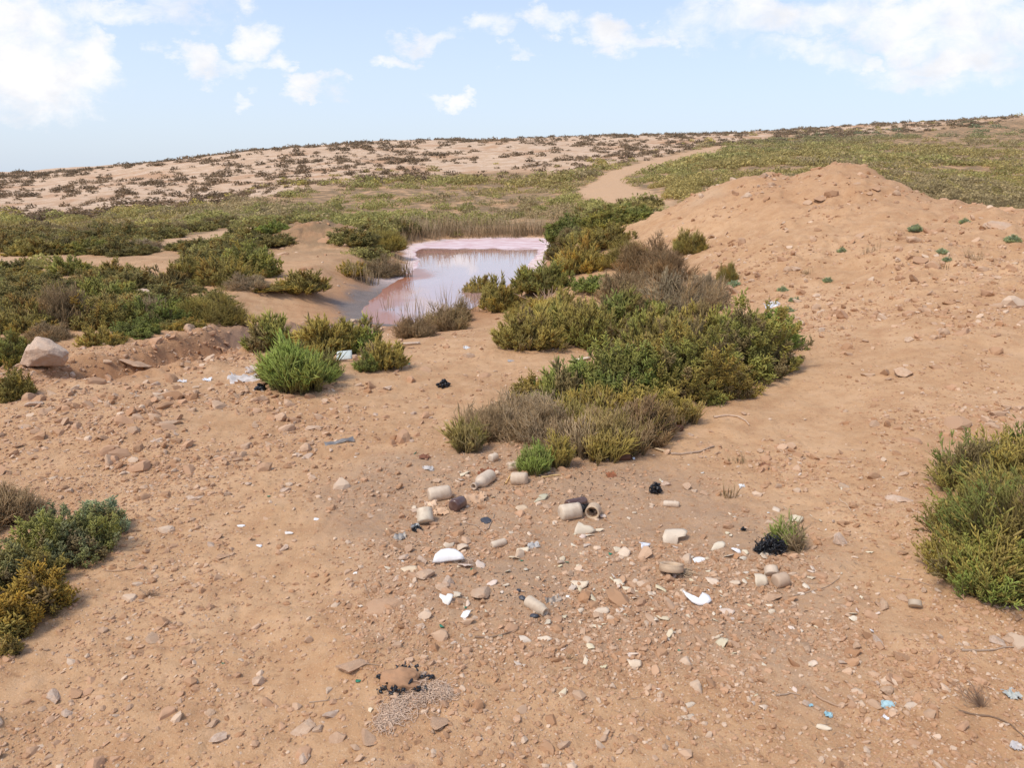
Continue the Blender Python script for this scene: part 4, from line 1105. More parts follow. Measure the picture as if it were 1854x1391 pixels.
# gravel and grit, too many to count
def scatter_stuff(name, label, n, sub, ymin, ymax, size, rg, pexp, mat, cut=4, rubble=False):
    vs = []; fs = []
    for q in range(8):
        v, f = rock_shape(sub, 700 + q + sub*10, cut*2, .2, .30, .8, (1, rg.uniform(.6, 1), rg.uniform(.4, .8))); vs.append(v)
    f = ICO[sub][1]
    u = rg.uniform(size=n*3); e = 1 - pexp; y = (ymin**e + u*(ymax**e - ymin**e))**(1/e)
    x = rg.uniform(-.85, .85, n*3)*(y + .5)
    cl = vnoise(x*1.4, y*1.4, 81)*.5 + vnoise(x*.5 + 9, y*.5, 82)*.3 + vnoise(x*4, y*4, 83)*.3
    ap = x/y*F + W/2
    rub = np.exp(-((ap - 270)/260)**2)*np.exp(-((y - 5.2)/1.6)**2) + np.exp(-((ap - 600)/110)**2)*np.exp(-((y - 6.3)/.9)**2) + .8*(1 - sstep(-.2, .3, poly_sd(x, y, DUMP))) + .8*(1 - sstep(.5, 1.2, line_dist(x, y, TRENCH))) + .5*((y > 6.5) & (ap > 1200)) + .4*((ap > 1400) & (y < 5))
    if rubble: rub = -.35 + np.clip(rub - .8*(1 - sstep(-.2, .3, poly_sd(x, y, DUMP))) + .3*((y > 6.5) & (ap > 1200)) + 1.2*np.exp(-(np.hypot(x - MOUND_C[0], y - MOUND_C[1])/2.4)**2), 0, 1)
    pr = np.clip((cl - .38)*3.0, .05, 1)*np.clip(.35 + rub, 0, 1)
    path = np.exp(-((ap - 470)/150)**2)*np.exp(-((y - 3.5)/.9)**2); pr = pr*(1 - .85*path*(1 - .0*y))
    ok = rg.uniform(size=n*3) < pr
    ok &= poly_sd(x, y, POND) > .12
    x = x[ok][:n]; y = y[ok][:n]; n = len(x)
    r = size*np.exp(rg.normal(size=n)*.58)*(y/3.)**.42
    z = ground(x, y) + r*.02
    ang = rg.uniform(0, 6.28, n); pick = rg.integers(0, 8, n)
    pal = np.array([(.48,.28,.16), (.44,.25,.135), (.53,.345,.215), (.60,.43,.29), (.40,.215,.11), (.50,.305,.18)]); pw = [.27, .24, .2, .10, .1, .09]
    c = pal[rg.choice(6, n, p=pw)]*rg.uniform(.85, 1.1, (n, 1))
    V = []; FF = []; C = []; o = 0
    for q in range(8):
        m = pick == q; k = m.sum(); v = vs[q]; ca = np.cos(ang[m])[:, None]; sa = np.sin(ang[m])[:, None]; rr = r[m][:, None]
        til = rg.normal(size=(k, 1))*.35
        X = v[None, :, 0]*ca - v[None, :, 1]*sa; Yv = v[None, :, 0]*sa + v[None, :, 1]*ca; Zv = v[None, :, 2] + X*til
        V.append(np.stack([X*rr + x[m][:, None], Yv*rr + y[m][:, None], Zv*rr + z[m][:, None]], -1).reshape(-1, 3))
        FF.append((f[None] + (np.arange(k)*len(v))[:, None, None]).reshape(-1, 3) + o); o += k*len(v); C.append(np.repeat(c[m], len(v), 0))
    me = new_mesh(name, np.concatenate(V), np.concatenate(FF), 3, dict(tint=np.concatenate(C)), smooth=False)
    oo = link(name, me, mat); tag(oo, label, None, None, 'stuff'); print(name, n)
scatter_stuff('gravel', 'loose tan gravel and small stones strewn over the ground', 10500, 2, 1.3, 17, .0088, np.random.default_rng(61), 1.25, M_GRAVEL)
scatter_stuff('rubble', 'crumbly tan rubble on the stony slopes and the earth mound', 8500, 2, 4.2, 24, .0155, np.random.default_rng(63), .9, M_GRAVEL, 5, True)
scatter_stuff('grit', 'fine sandy grit covering the ground', 105000, 1, 1.2, 11, .0042, np.random.default_rng(62), 1.55, M_GRAVEL, 2)

# ================================================================ litter
def on(p): return float(ground(p[0], p[1]))
def lathe_mesh(name, prof, segs=28, closed_end=True):
    """prof: list of (axial, radius); axis along +X"""
    pr = np.array(prof); k = len(pr); a = np.arange(segs)*2*math.pi/segs
    v = np.stack([np.repeat(pr[:, 0:1], segs, 1), pr[:, 1:2]*np.cos(a), pr[:, 1:2]*np.sin(a)], -1).reshape(-1, 3)
    i = np.arange(k - 1)[:, None]*segs; j = np.arange(segs)[None]; j2 = (j + 1) % segs
    f = np.stack([i + j, i + segs + j, i + segs + j2, i + j2], -1).reshape(-1, 4)
    return v, f
def place_axis(name, v, f, mat, pa, pb, length, rad, label, cat, color=(1, 1, 1), roll=0., lift=0., tilt=0., group=None, seed=None):
    """object with local axis +X, laid along the ground from spot pa to spot pb"""
    a = hit(*pa); b = hit(*pb); m = (a + b)/2; yaw = math.atan2(b[1] - a[1], b[0] - a[0])
    if seed is not None: v = v*(1 + .0*v)
    me = new_mesh(name, v, f, 4)
    o = link(name, me, mat, None, (m[0], m[1], on(m) + rad*.72 + lift), (roll, -math.atan2(b[2] - a[2], np.hypot(*(b - a)[:2])) + tilt, yaw)); o.color = (*color, 1)
    tag(o, label, cat, group); return o
def scale_px(px, py, w): return w*hit(px, py)[1]/math.cos(P)/F*1.02

def bottle_prof(L, R, neck=.35, nr=.38, open_=True, base=True):
    h = L/2; p = []
    if base: p += [(-h + .012*L, .0), (-h + .01*L, R*.7), (-h, R*.84), (-h + .03*L, R*.97), (-h + .07*L, R)]
    else: p += [(-h, R*.9), (-h, R)]
    sh = h - neck*L
    p += [(sh - .05*L, R), (sh + .03*L, R*.93), (sh + .08*L, R*.75), (sh + .13*L, R*nr*1.25), (sh + .18*L, R*nr), (h - .08*L, R*nr), (h - .075*L, R*nr*1.22), (h - .01*L, R*nr*1.22), (h, R*nr*1.1)]
    p += [(h - .01*L, R*nr*.8), (h - .2*L, R*nr*.75)]
    return p
def jar_prof(L, R, t=.1):
    h = L/2
    return [(-h + .03*L, 0), (-h, R*.75), (-h + .04*L, R*.93), (-h + .1*L, R), (h*.3, R), (h*.75, R*.97), (h, R*1.0), (h, R*(1 - t)), (h*.7, R*(.95 - t)), (0, R*(.97 - t)), (-h + .12*L, R*(.9 - t)), (-h + .09*L, 0)]
def body_prof(L, R):
    h = L/2
    return [(-h + .03*L, 0), (-h, R*.7), (-h + .02*L, R*.88), (-h + .09*L, R), (-h*.3, R*1.01), (h*.4, R*1.0), (h - .12*L, R*.99), (h - .05*L, R*.9), (h, R*.66), (h + .01*L, R*.45), (h + .0*L, 0)]
def litter_lathe(name, prof_f, pa, pb, wpx, label, cat, mat=M_FROST, color=(1, 1, 1), lscale=1.0, **kw):
    a = hit(*pa); b = hit(*pb); L = float(np.linalg.norm(b - a))*lscale
    mx, my = (pa[0] + pb[0])/2, (pa[1] + pb[1])/2; R = scale_px(mx, my, wpx)/2
    v, f = lathe_mesh(name, prof_f(L, R)); return place_axis(name, v, f, mat, pa, pb, L, R, label, cat, color, **kw)

litter_lathe('bottle', body_prof, (776,906), (816,900), 27, 'large frosted bottle body with no neck, lying left in the litter pile', 'bottle')
litter_lathe('bottle', lambda L, R: bottle_prof(L, R, .42, .42), (889,868), (857,890), 25, 'frosted bottle with its tapering neck pointing down left', 'bottle')
litter_lathe('bottle', body_prof, (926,875), (955,875), 24, 'frosted bottle body lying below the fresh green tuft', 'bottle', color=(.93, .9, .86))
litter_lathe('bottle', body_prof, (920,853), (945,850), 17, 'half hidden frosted bottle lying behind the fresh green tuft', 'bottle', color=(.9, .85, .8))
litter_lathe('bottle', body_prof, (822,925), (836,917), 24, 'short dark brown bottle beside the large frosted body', 'bottle', M_BROWNG, lscale=1.2)
litter_lathe('bottle', body_prof, (1026,920), (1060,912), 19, 'dark brown bottle lying behind the open frosted jar', 'bottle', M_BROWNG)
litter_lathe('jar', jar_prof, (1012,940), (1050,934), 30, 'frosted jar lying with its open mouth to the right', 'jar', color=(1.03, 1.05, 1.05), lscale=.9)
litter_lathe('jar', lambda L, R: jar_prof(L, R, .22), (1077,928), (1071,941), 27, 'frosted jar mouth with a thick rim facing forward, dirt inside', 'jar', color=(.98, .92, .82), lscale=.8, tilt=-.1)
litter_lathe('jar', lambda L, R: jar_prof(L, R, .12), (772,958), (768,935), 30, 'broken pale jar standing mouth up in the left of the pile', 'jar', color=(1.08, 1.14, 1.15), lscale=.5, tilt=-.75, lift=.01)
litter_lathe('bottle', lambda L, R: bottle_prof(L, R, .22, .62), (955,1096), (988,1118), 24, 'small frosted bottle with an open neck pointing down right, alone below the pile', 'bottle', color=(.92, .92, .9))
litter_lathe('bottle', body_prof, (890,992), (916,984), 14, 'small frosted tube shaped vial in the middle of the litter', 'bottle')
litter_lathe('bottle', body_prof, (1201,916), (1230,918), 12, 'slim frosted vial lying right of the black rag', 'bottle')
litter_lathe('bottle', body_prof, (888,836), (899,832), 15, 'little frosted bottle end beside the rusty scrap', 'bottle', lscale=1.1)
litter_lathe('jar', body_prof, (1402,1062), (1424,1056), 27, 'round dusty jar lying against two frosted fragments', 'jar', color=(.82, .74, .68))
litter_lathe('jar', lambda L, R: jar_prof(L, R, .2), (1216,1050), (1214,1026), 46, 'broken wide jar base sunk in the ground with yellow straw in it', 'jar', color=(.95, .88, .78), lscale=.36, tilt=-1.1, lift=-.012)
litter_lathe('jar', lambda L, R: jar_prof(L, R, .2), (1398,1052), (1394,1036), 26, 'frosted ring shaped fragment between an oval fragment and the round jar', 'jar', lscale=.6, tilt=-.4)
litter_lathe('jar', lambda L, R: jar_prof(L, R, .25), (1657,1106), (1654,1098), 24, 'glass ring lying near the foot of the right hand shrub', 'jar', color=(.75, .75, .72), lscale=.6, tilt=-.8)
litter_lathe('tin', lambda L, R: jar_prof(L, R, .1), (1116,833), (1140,832), 17, 'dark rusty tin at the front of the dry upright stems, pale paper at its end', 'tin', M_RUST)
litter_lathe('tin', lambda L, R: body_prof(L, R), (1213,782), (1236,780), 12, 'small dark rusty tin under the edge of the middle shrub', 'tin', M_RUST)

# shards: curved pieces with a broken outline and real thickness
def shard_mesh(seed, R=.7, t=.07, elong=1.3, k=11, outline=None):
    rg = np.random.default_rng(seed)
    if outline is None:
        a = np.sort(rg.uniform(0, 6.28, k)); rr = rg.uniform(.6, 1.05, k)
        o = np.stack([np.cos(a)*rr*elong, np.sin(a)*rr], 1)
    else: o = np.array(outline, float)
    o = np.concatenate([np.stack([o + (np.roll(o, -1, 0) - o)*s for s in (0, .5)], 1).reshape(-1, 2)])
    k = len(o); c = o.mean(0); rings = [c + (o - c)*s for s in (.02, .35, .7, 1.)]
    uv = np.concatenate(rings); 
    def bend(uv, off):
        rho = R + off; return np.stack([uv[:, 0], np.sin(uv[:, 1]/R)*rho, np.cos(uv[:, 1]/R)*rho - R], 1)
    top = bend(uv, t/2); bot = bend(uv, -t/2); n = len(uv); f = []
    for r in range(3):
        for j in range(k):
            a, b, c2, d = r*k + j, r*k + (j + 1) % k, (r + 1)*k + (j + 1) % k, (r + 1)*k + j
            f.append([a, d, c2, b]); f.append([a + n, b + n, c2 + n, d + n])
    for j in range(k): f.append([3*k + j, 3*k + j + n, 3*k + (j + 1) % k + n, 3*k + (j + 1) % k])
    return np.concatenate([top, bot]), np.array(f)
def put(name, v, f, mat, px, py, wpx, label, cat, rot=(0, 0, 0), color=(1, 1, 1), lift=0., group=None, nper=4, ext=None):
    p = hit(px, py); s = scale_px(px, py, wpx)/(ext or np.ptp(v[:, 0])) if wpx else 1.
    me = v if isinstance(v, bpy.types.Mesh) else new_mesh(name, v*s, f, nper)
    if not me.materials: me.materials.append(mat)
    zmin = 0
    o = link(name, me, None, None, (p[0], p[1], p[2] + lift), rot); o.color = (*color, 1)
    tag(o, label, cat, group); return o
SH = lambda **k: shard_mesh(**k)
wc = (1, 1, 1)
v, f = shard_mesh(1, R=.75, t=.05, outline=[(-1.,-.40),(-.82,.1),(-.45,.42),(0,.50),(.45,.40),(.85,.10),(1.02,-.22),(.5,-.30),(0,-.33),(-.5,-.42)])
put('bowl_fragment', v, f, M_WHITE, 812, 1020, 62, 'large white crescent shaped bowl fragment on the rocks', 'ceramic shard', (.95, 0, .06), wc, .035)
v, f = shard_mesh(2, R=1.6, t=.07, outline=[(-1,.5),(-.75,.05),(-.35,-.3),(.1,-.45),(.6,-.35),(.95,0),(.8,.35),(.35,.55),(.28,.25),(.5,.12),(.2,-.08),(-.1,-.12),(-.45,.1)])
put('plate_fragment', v, f, M_WHITE, 1262, 1093, 56, 'white broken plate rim with earth in its hollow', 'ceramic shard', (.6, .1, -.1), wc, .022)
v, f = shard_mesh(3, R=2, t=.07, outline=[(-.9,.8),(-.35,.55),(.0,.45),(.15,.9),(.6,1.),(1,.75),(.8,-.1),(.45,-1),(-.2,-.9),(-.45,-.2),(-.9,.2)])
put('ceramic_shard', v, f, M_WHITE, 807, 1092, 27, 'cream heart shaped shard below the rocks', 'ceramic shard', (.55, .1, 0), (.98, .93, .84), .016)
v, f = shard_mesh(4, R=2, t=.09, outline=[(-1,-.4),(-.3,.7),(.4,.9),(1,.5),(.4,-.5),(-.2,-.9)])
put('ceramic_shard', v, f, M_WHITE, 843, 1119, 21, 'white squarish shard on a small stone above the curved twig', 'ceramic shard', (.45, -.1, .1), wc, .014)
put('ceramic_shard', *shard_mesh(6, R=.9), M_WHITE, 1168, 993, 24, 'white crumpled looking shard left of the big frosted curved piece', 'ceramic shard', (.6, .2, .4), (.95, .98, 1.05), .016)
put('ceramic_shard', *shard_mesh(7, R=1.5, elong=1.9), M_WHITE, 1267, 1016, 28, 'white slender shard right of the jar with straw', 'ceramic shard', (.3, 0, .25), wc, .01)
put('ceramic_shard', *shard_mesh(8, R=1.5, elong=1.5), M_WHITE, 1333, 1000, 19, 'small white shard left of the black charred clump', 'ceramic shard', (.3, .2, 0), wc, .01)
put('ceramic_shard', *shard_mesh(9, R=1.5, elong=1.8), M_WHITE, 438, 954, 16, 'small white shard on the open sand, leftmost of three', 'ceramic shard', (.25, 0, .2), wc, .006)
put('ceramic_shard', *shard_mesh(10, R=1.5, elong=1.4), M_WHITE, 470, 991, 13, 'small white shard on the open sand, lowest of three', 'ceramic shard', (.25, .1, 0), wc, .006)
put('ceramic_shard', *shard_mesh(12, R=1.5, elong=1.9), M_WHITE, 521, 967, 18, 'pale rounded shard on the open sand, rightmost of three', 'ceramic shard', (.2, 0, .05), (.9, .84, .77), .006)
put('ceramic_shard', *shard_mesh(13, R=1.3), M_WHITE, 572, 942, 12, 'white chip at the left fringe of the litter', 'ceramic shard', (.3, .2, .4), wc, .006)
put('ceramic_shard', *shard_mesh(14, R=1.8, elong=1.2), M_WHITE, 1577, 1145, 15, 'small bright white shard touching a tan stone at right', 'ceramic shard', (.5, .2, 1.1), wc, .01)
fr = [  # frosted glass fragments one can point at
 (1222,982,50,dict(seed=20,R=.8,t=.08,outline=[(-.9,-.9),(-.95,0),(-.6,.7),(0,.95),(.8,.9),(1.,.45),(.75,.0),(.2,-.1),(.1,-.8),(-.4,-1)]),(.75,0,.05),'biggest frosted curved fragment, standing tilted right of the litter',(1.04,1.0,.96),.03),
 (1299,993,32,dict(seed=21,R=1,outline=[(-1,-.6),(-.4,.2),(.2,.6),(.85,.7),(1,.2),(.7,-.3),(-.2,-.6)]),(.55,0,.1),'frosted wing shaped fragment left of the charred clump',(1.05,1.05,1),.014),
 (1289,1056,27,dict(seed=22,R=1.2,outline=[(-1,.4),(-.3,.9),(.6,.8),(1,.1),(.7,-.7),(.2,-.8),(-.6,-.3)]),(.3,.1,-.2),'oval frosted fragment right of the jar with straw',(1.08,.98,.92),.01),
 (1316,1111,30,dict(seed=23,R=1.1,outline=[(-1,.2),(-.6,.75),(.2,.85),(.9,.5),(1,-.1),(.4,-.75),(-.4,-.8),(-.9,-.4)]),(.2,0,0),'pinkish oval frosted fragment right of the white plate rim',(1.05,.95,.93),.01),
 (1378,1062,26,dict(seed=24,R=.8,outline=[(-.5,-1.),(-.75,-.2),(-.6,.8),(0,1),(.6,.6),(.7,-.3),(.3,-1)]),(.9,.1,.1),'upright oval frosted fragment left of the round dusty jar',(1.05,1.02,.95),.028),
 (1350,1040,14,dict(seed=25),(.3,0,.4),'frosted chip above the oval upright fragment',(1,1,1),.006),
 (1390,1004,30,dict(seed=26,R=.8),(.5,0,.1),'frosted fragment lying under the charred clump',(1,.95,.9),.006),
 (1346,1014,18,dict(seed=27),(.4,.1,.8),'squarish frosted fragment below the charred clump',(1,1,.97),.008),
 (1058,966,44,dict(seed=28,R=.9,outline=[(-1,-.7),(-.8,.1),(-.4,.9),(0,.4),(.5,.3),(1,-.1),(.3,-.5)]),(.9,0,.05),'spiky frosted fragment below the open frosted jar',(.95,.93,.88),.02),
 (1084,964,24,dict(seed=29,elong=2.,R=.8),(.5,0,.2),'slender pale fragment right of the spiky frosted one',(1.12,1.1,1),.012),
 (946,1001,26,dict(seed=30,R=1.4,outline=[(-1,-.4),(-.8,.3),(.2,.5),(1,.8),(.8,-.3),(.3,-.8)]),(.5,0,0),'pale frosted fragment right of the tube shaped vial',(1.1,1.08,.98),.01),
 (1051,1063,36,dict(seed=31,R=1.3,outline=[(-1,.5),(-.6,-.3),(0,-.6),(.6,-.3),(1,.4),(.4,.35),(-.2,.5),(-.7,.7)]),(.35,0,.1),'leaf shaped pale fragment right of the middle of the broken glass',(1.12,1.06,.96),.01),
 (952,1162,28,dict(seed=32,R=.7,outline=[(-1,.6),(-.5,.8),(.2,.2),(1,-.5),(.2,-.8),(-.7,-.6)]),(.5,0,0),'greyish frosted fragment below the small open bottle',(.95,.93,.93),.012),
 (990,1160,30,dict(seed=33,R=1,elong=2.2),(.4,0,.1),'pale slender fragment right of the greyish frosted one',(1.1,1.05,.98),.01),
 (1148,1206,30,dict(seed=34,R=1,outline=[(-1,.6),(-.4,.3),(.3,.8),(1,.5),(.9,-.4),(.2,-.8),(-.6,-.6)]),(.3,.1,0),'pale notched fragment alone on the sand at lower centre',(1.08,.98,.88),.012),
 (978,905,34,dict(seed=35,R=1.4,outline=[(-1,-.8),(-.3,-.1),(0,.5),(.6,.9),(1,.5),(.5,-.3),(-.3,-.5)]),(.35,0,.1),'grey green scaly plate of dry cactus like skin above the middle of the litter',(.78,.82,.72),.012),
 (945,922,26,dict(seed=36,R=1),(.3,0,.3),'dusty tan fragment below the bottle with the tapering neck',(.95,.82,.68),.008),
 (812,990,24,dict(seed=37,R=1),(.5,0,.7),'frosted triangular fragment above the white bowl fragment',(1.,.93,.86),.012),
 (742,1034,36,dict(seed=38,elong=1.7,R=1.6),(.25,0,.1),'jagged flat fragment left of the rocks below the bowl',(1.05,.95,.8),.008),
 (1090,1110,34,dict(seed=39,elong=1.7,R=1.),(.4,0,.2),'long frosted fragment in a row of three at the right of the small bottle',(1.03,.95,.88),.01),
 (1122,1108,18,dict(seed=40),(.3,0,.2),'frosted fragment at the right end of a row of three',(1.,.93,.9),.008),
 (1052,1108,18,dict(seed=41),(.3,.1,.9),'rounded frosted fragment left of the row of three',(1.05,1,.93),.008),
 (1245,1300,30,dict(seed=42,R=1.),(.1,0,.2),'greyish clear fragment sunk in the sand near the bottom edge',(.85,.78,.72),.002),
 (1490,1320,30,dict(seed=43,elong=1.6),(.3,0,-.4),'pale oblong fragment at lower right, below the light blue scrap',(1.05,1.02,.95),.008),
 (1250,1278,22,dict(seed=44),(.3,0,.3),'small greyish fragment above the bottom edge at centre right',(.9,.85,.8),.004),
 (1385,1278,22,dict(seed=45),(.2,0,.8),'pale triangular fragment left of the branching twig',(1.05,.95,.88),.006),
 (1650,1280,36,dict(seed=46,R=1.2),(.15,0,.2),'hazy clear fragment at lower right beside the blue edged scrap',(.95,.85,.78),.004),
]
for px, py, w, kw, rot, lab, colr, lift in fr: put('glass_shard', *shard_mesh(**kw), M_SHARD, px, py, w, lab, 'glass shard', rot, colr, lift)
SV = []
for q in range(14):
    v, f = shard_mesh(800 + q, R=random.uniform(.8, 1.6), t=.12, elong=random.uniform(1, 1.7)); me = new_mesh('glass_shard', v/np.ptp(v[:, 0]), f, 4); me.materials.append(M_SHARD); SV.append(me)
rs = random.Random(8); made = 0
while made < 245:
    px = rs.gauss(1120, 215); py = rs.gauss(1075, 70)
    if rs.random() < .25: px = rs.uniform(640, 1600); py = rs.uniform(860, 1300)
    if not (620 < px < 1700 and 830 < py < 1330): continue
    p = hit(px, py)
    if any(math.hypot(p[0] - ox, p[1] - oy) < orr for ox, oy, orr in OCC): continue
    w = min(max(rs.lognormvariate(2.5, .42), 6), 28); s = scale_px(px, py, w); made += 1
    o = link('glass_shard', rs.choice(SV), None, None, (p[0], p[1], p[2] + s*.16), (rs.uniform(-.1, .7), rs.uniform(-.4, .4), rs.uniform(0, 6.28)), (s, s, s))
    b = rs.uniform(.85, 1.15); o.color = (b, b*rs.uniform(.9, 1.02), b*rs.uniform(.80, .97), 1)
    tag(o, 'small frosted glass shard scattered over the rubbish ground', 'glass shard', 'frosted glass shards on the rubbish ground')
rs = random.Random(18)
for _ in range(26):
    px, py = rs.uniform(560, 1500), rs.uniform(700, 1180); p = hit(px, py); s = scale_px(px, py, rs.uniform(5, 10))
    o = link('ceramic_chip', rs.choice(SV), None, None, (p[0], p[1], p[2] + s*.1), (rs.uniform(-.2, .6), rs.uniform(-.3, .3), rs.uniform(0, 6.28)), (s, s, s)); o.color = (1.25, 1.4, 1.6, 1)
    tag(o, 'tiny white chip among the litter', 'ceramic chip', 'tiny white chips in the litter')
for px, py, w, lab in [(800,1136,14,'round green bottle base fragment left of the curved twig'),(843,1103,7,'small green glass bit above the white squarish shard'),(1105,1005,8,'green glass bit left of the white crumpled looking shard'),(1027,1020,8,'small green glass bit in the middle of the broken glass'),(945,1017,7,'green glass bit below the tube shaped vial'),
    (855,1033,8,'green glass bit right of the white bowl fragment'),(650,1235,13,'green glass bit left of the tarred clod'),(1228,1180,10,'dark teal glass bit among the lower shards'),(740,660,10,'bright green scrap on the near bank'),(487,900,7,'tiny green scrap on the open sand'),(752,822,9,'green scrap left of the dry stems'),(405,1204,9,'tiny green scrap on the sand at lower left'),(440,406,14,'turquoise scrap on the far plain left of the spoil heap'),(1122,1161,7,'tiny green bit by the lower shards')]:
    put('glass_bit', *shard_mesh(int(px), R=1.1, t=.2), M_GREENG, px, py, w, lab, 'glass bit', (.3, .1, px), (1, 1, 1.2) if 'tur' not in lab else (1, 2, 3), .005)

# flattened metal strip with flared ends
def strip():
    a = hit(588, 806); b = hit(641, 799); L = float(np.linalg.norm(b - a)); n = 25; t = np.linspace(-1, 1, n)
    wdt = .016 + .012*np.abs(t)**4; prof = np.linspace(-1, 1, 9); V = []
    for s in (0, 1):
        for i in range(n):
            for q in prof:
                V.append([t[i]*L/2, q*wdt[i], (.010*(1 - q*q)*(1 - .7*abs(t[i])**3) + .004*math.sin(t[i]*5) + .003*q*math.sin(t[i]*9)) - s*.0022])
    V = np.array(V); m = 9; N_ = n*m; f = []
    for i in range(n - 1):
        for j in range(m - 1):
            q = [i*m + j, (i + 1)*m + j, (i + 1)*m + j + 1, i*m + j + 1]; f.append(q); f.append([x + N_ for x in q[::-1]])
    for i in range(n - 1):
        for j in (0, m - 1): f.append([i*m + j, (i + 1)*m + j, (i + 1)*m + j + N_, i*m + j + N_])
    m_ = (a + b)/2; me = new_mesh('metal_strip', V, np.array(f), 4)
    o = link('metal_strip', me, M_METAL, None, (m_[0], m_[1], on(m_) + .012), (.35, -.1, math.atan2(b[1] - a[1], b[0] - a[0]))); tag(o, 'bent grey metal strip with flared ends lying on the stony ground', 'scrap metal')
strip()

# crumpled sheets, rags, clumps
def crumple(seed, nx=16, ny=12, amp=.3, asp=.7):
    rg = np.random.default_rng(seed); X, Y = np.meshgrid(np.linspace(-.5, .5, nx), np.linspace(-.5, .5, ny)*asp)
    edge = 1 + .35*(vnoise(X*3 + seed, Y*3, seed) - .5)*2
    Zc = amp*np.abs(fbm(X, Y, .45, 4, seed)) + amp*.4*fbm(X, Y, .2, 3, seed + 2)
    V = np.stack([X*edge + .1*fbm(X, Y, .3, 2, seed + 5), Y*edge + .1*fbm(X, Y, .3, 2, seed + 6), Zc], -1).reshape(-1, 3)
    idx = np.arange(nx*ny).reshape(ny, nx); f = np.stack([idx[:-1, :-1], idx[:-1, 1:], idx[1:, 1:], idx[1:, :-1]], -1).reshape(-1, 4)
    r2 = np.hypot(V[:, 0], V[:, 1]/asp); keep = (r2[f].mean(1) + .12*rg.normal(size=len(f))) < .56
    f = f[keep]; n = len(V); return np.concatenate([V, V - [0, 0, .012]]), np.concatenate([f, f[:, ::-1] + n])
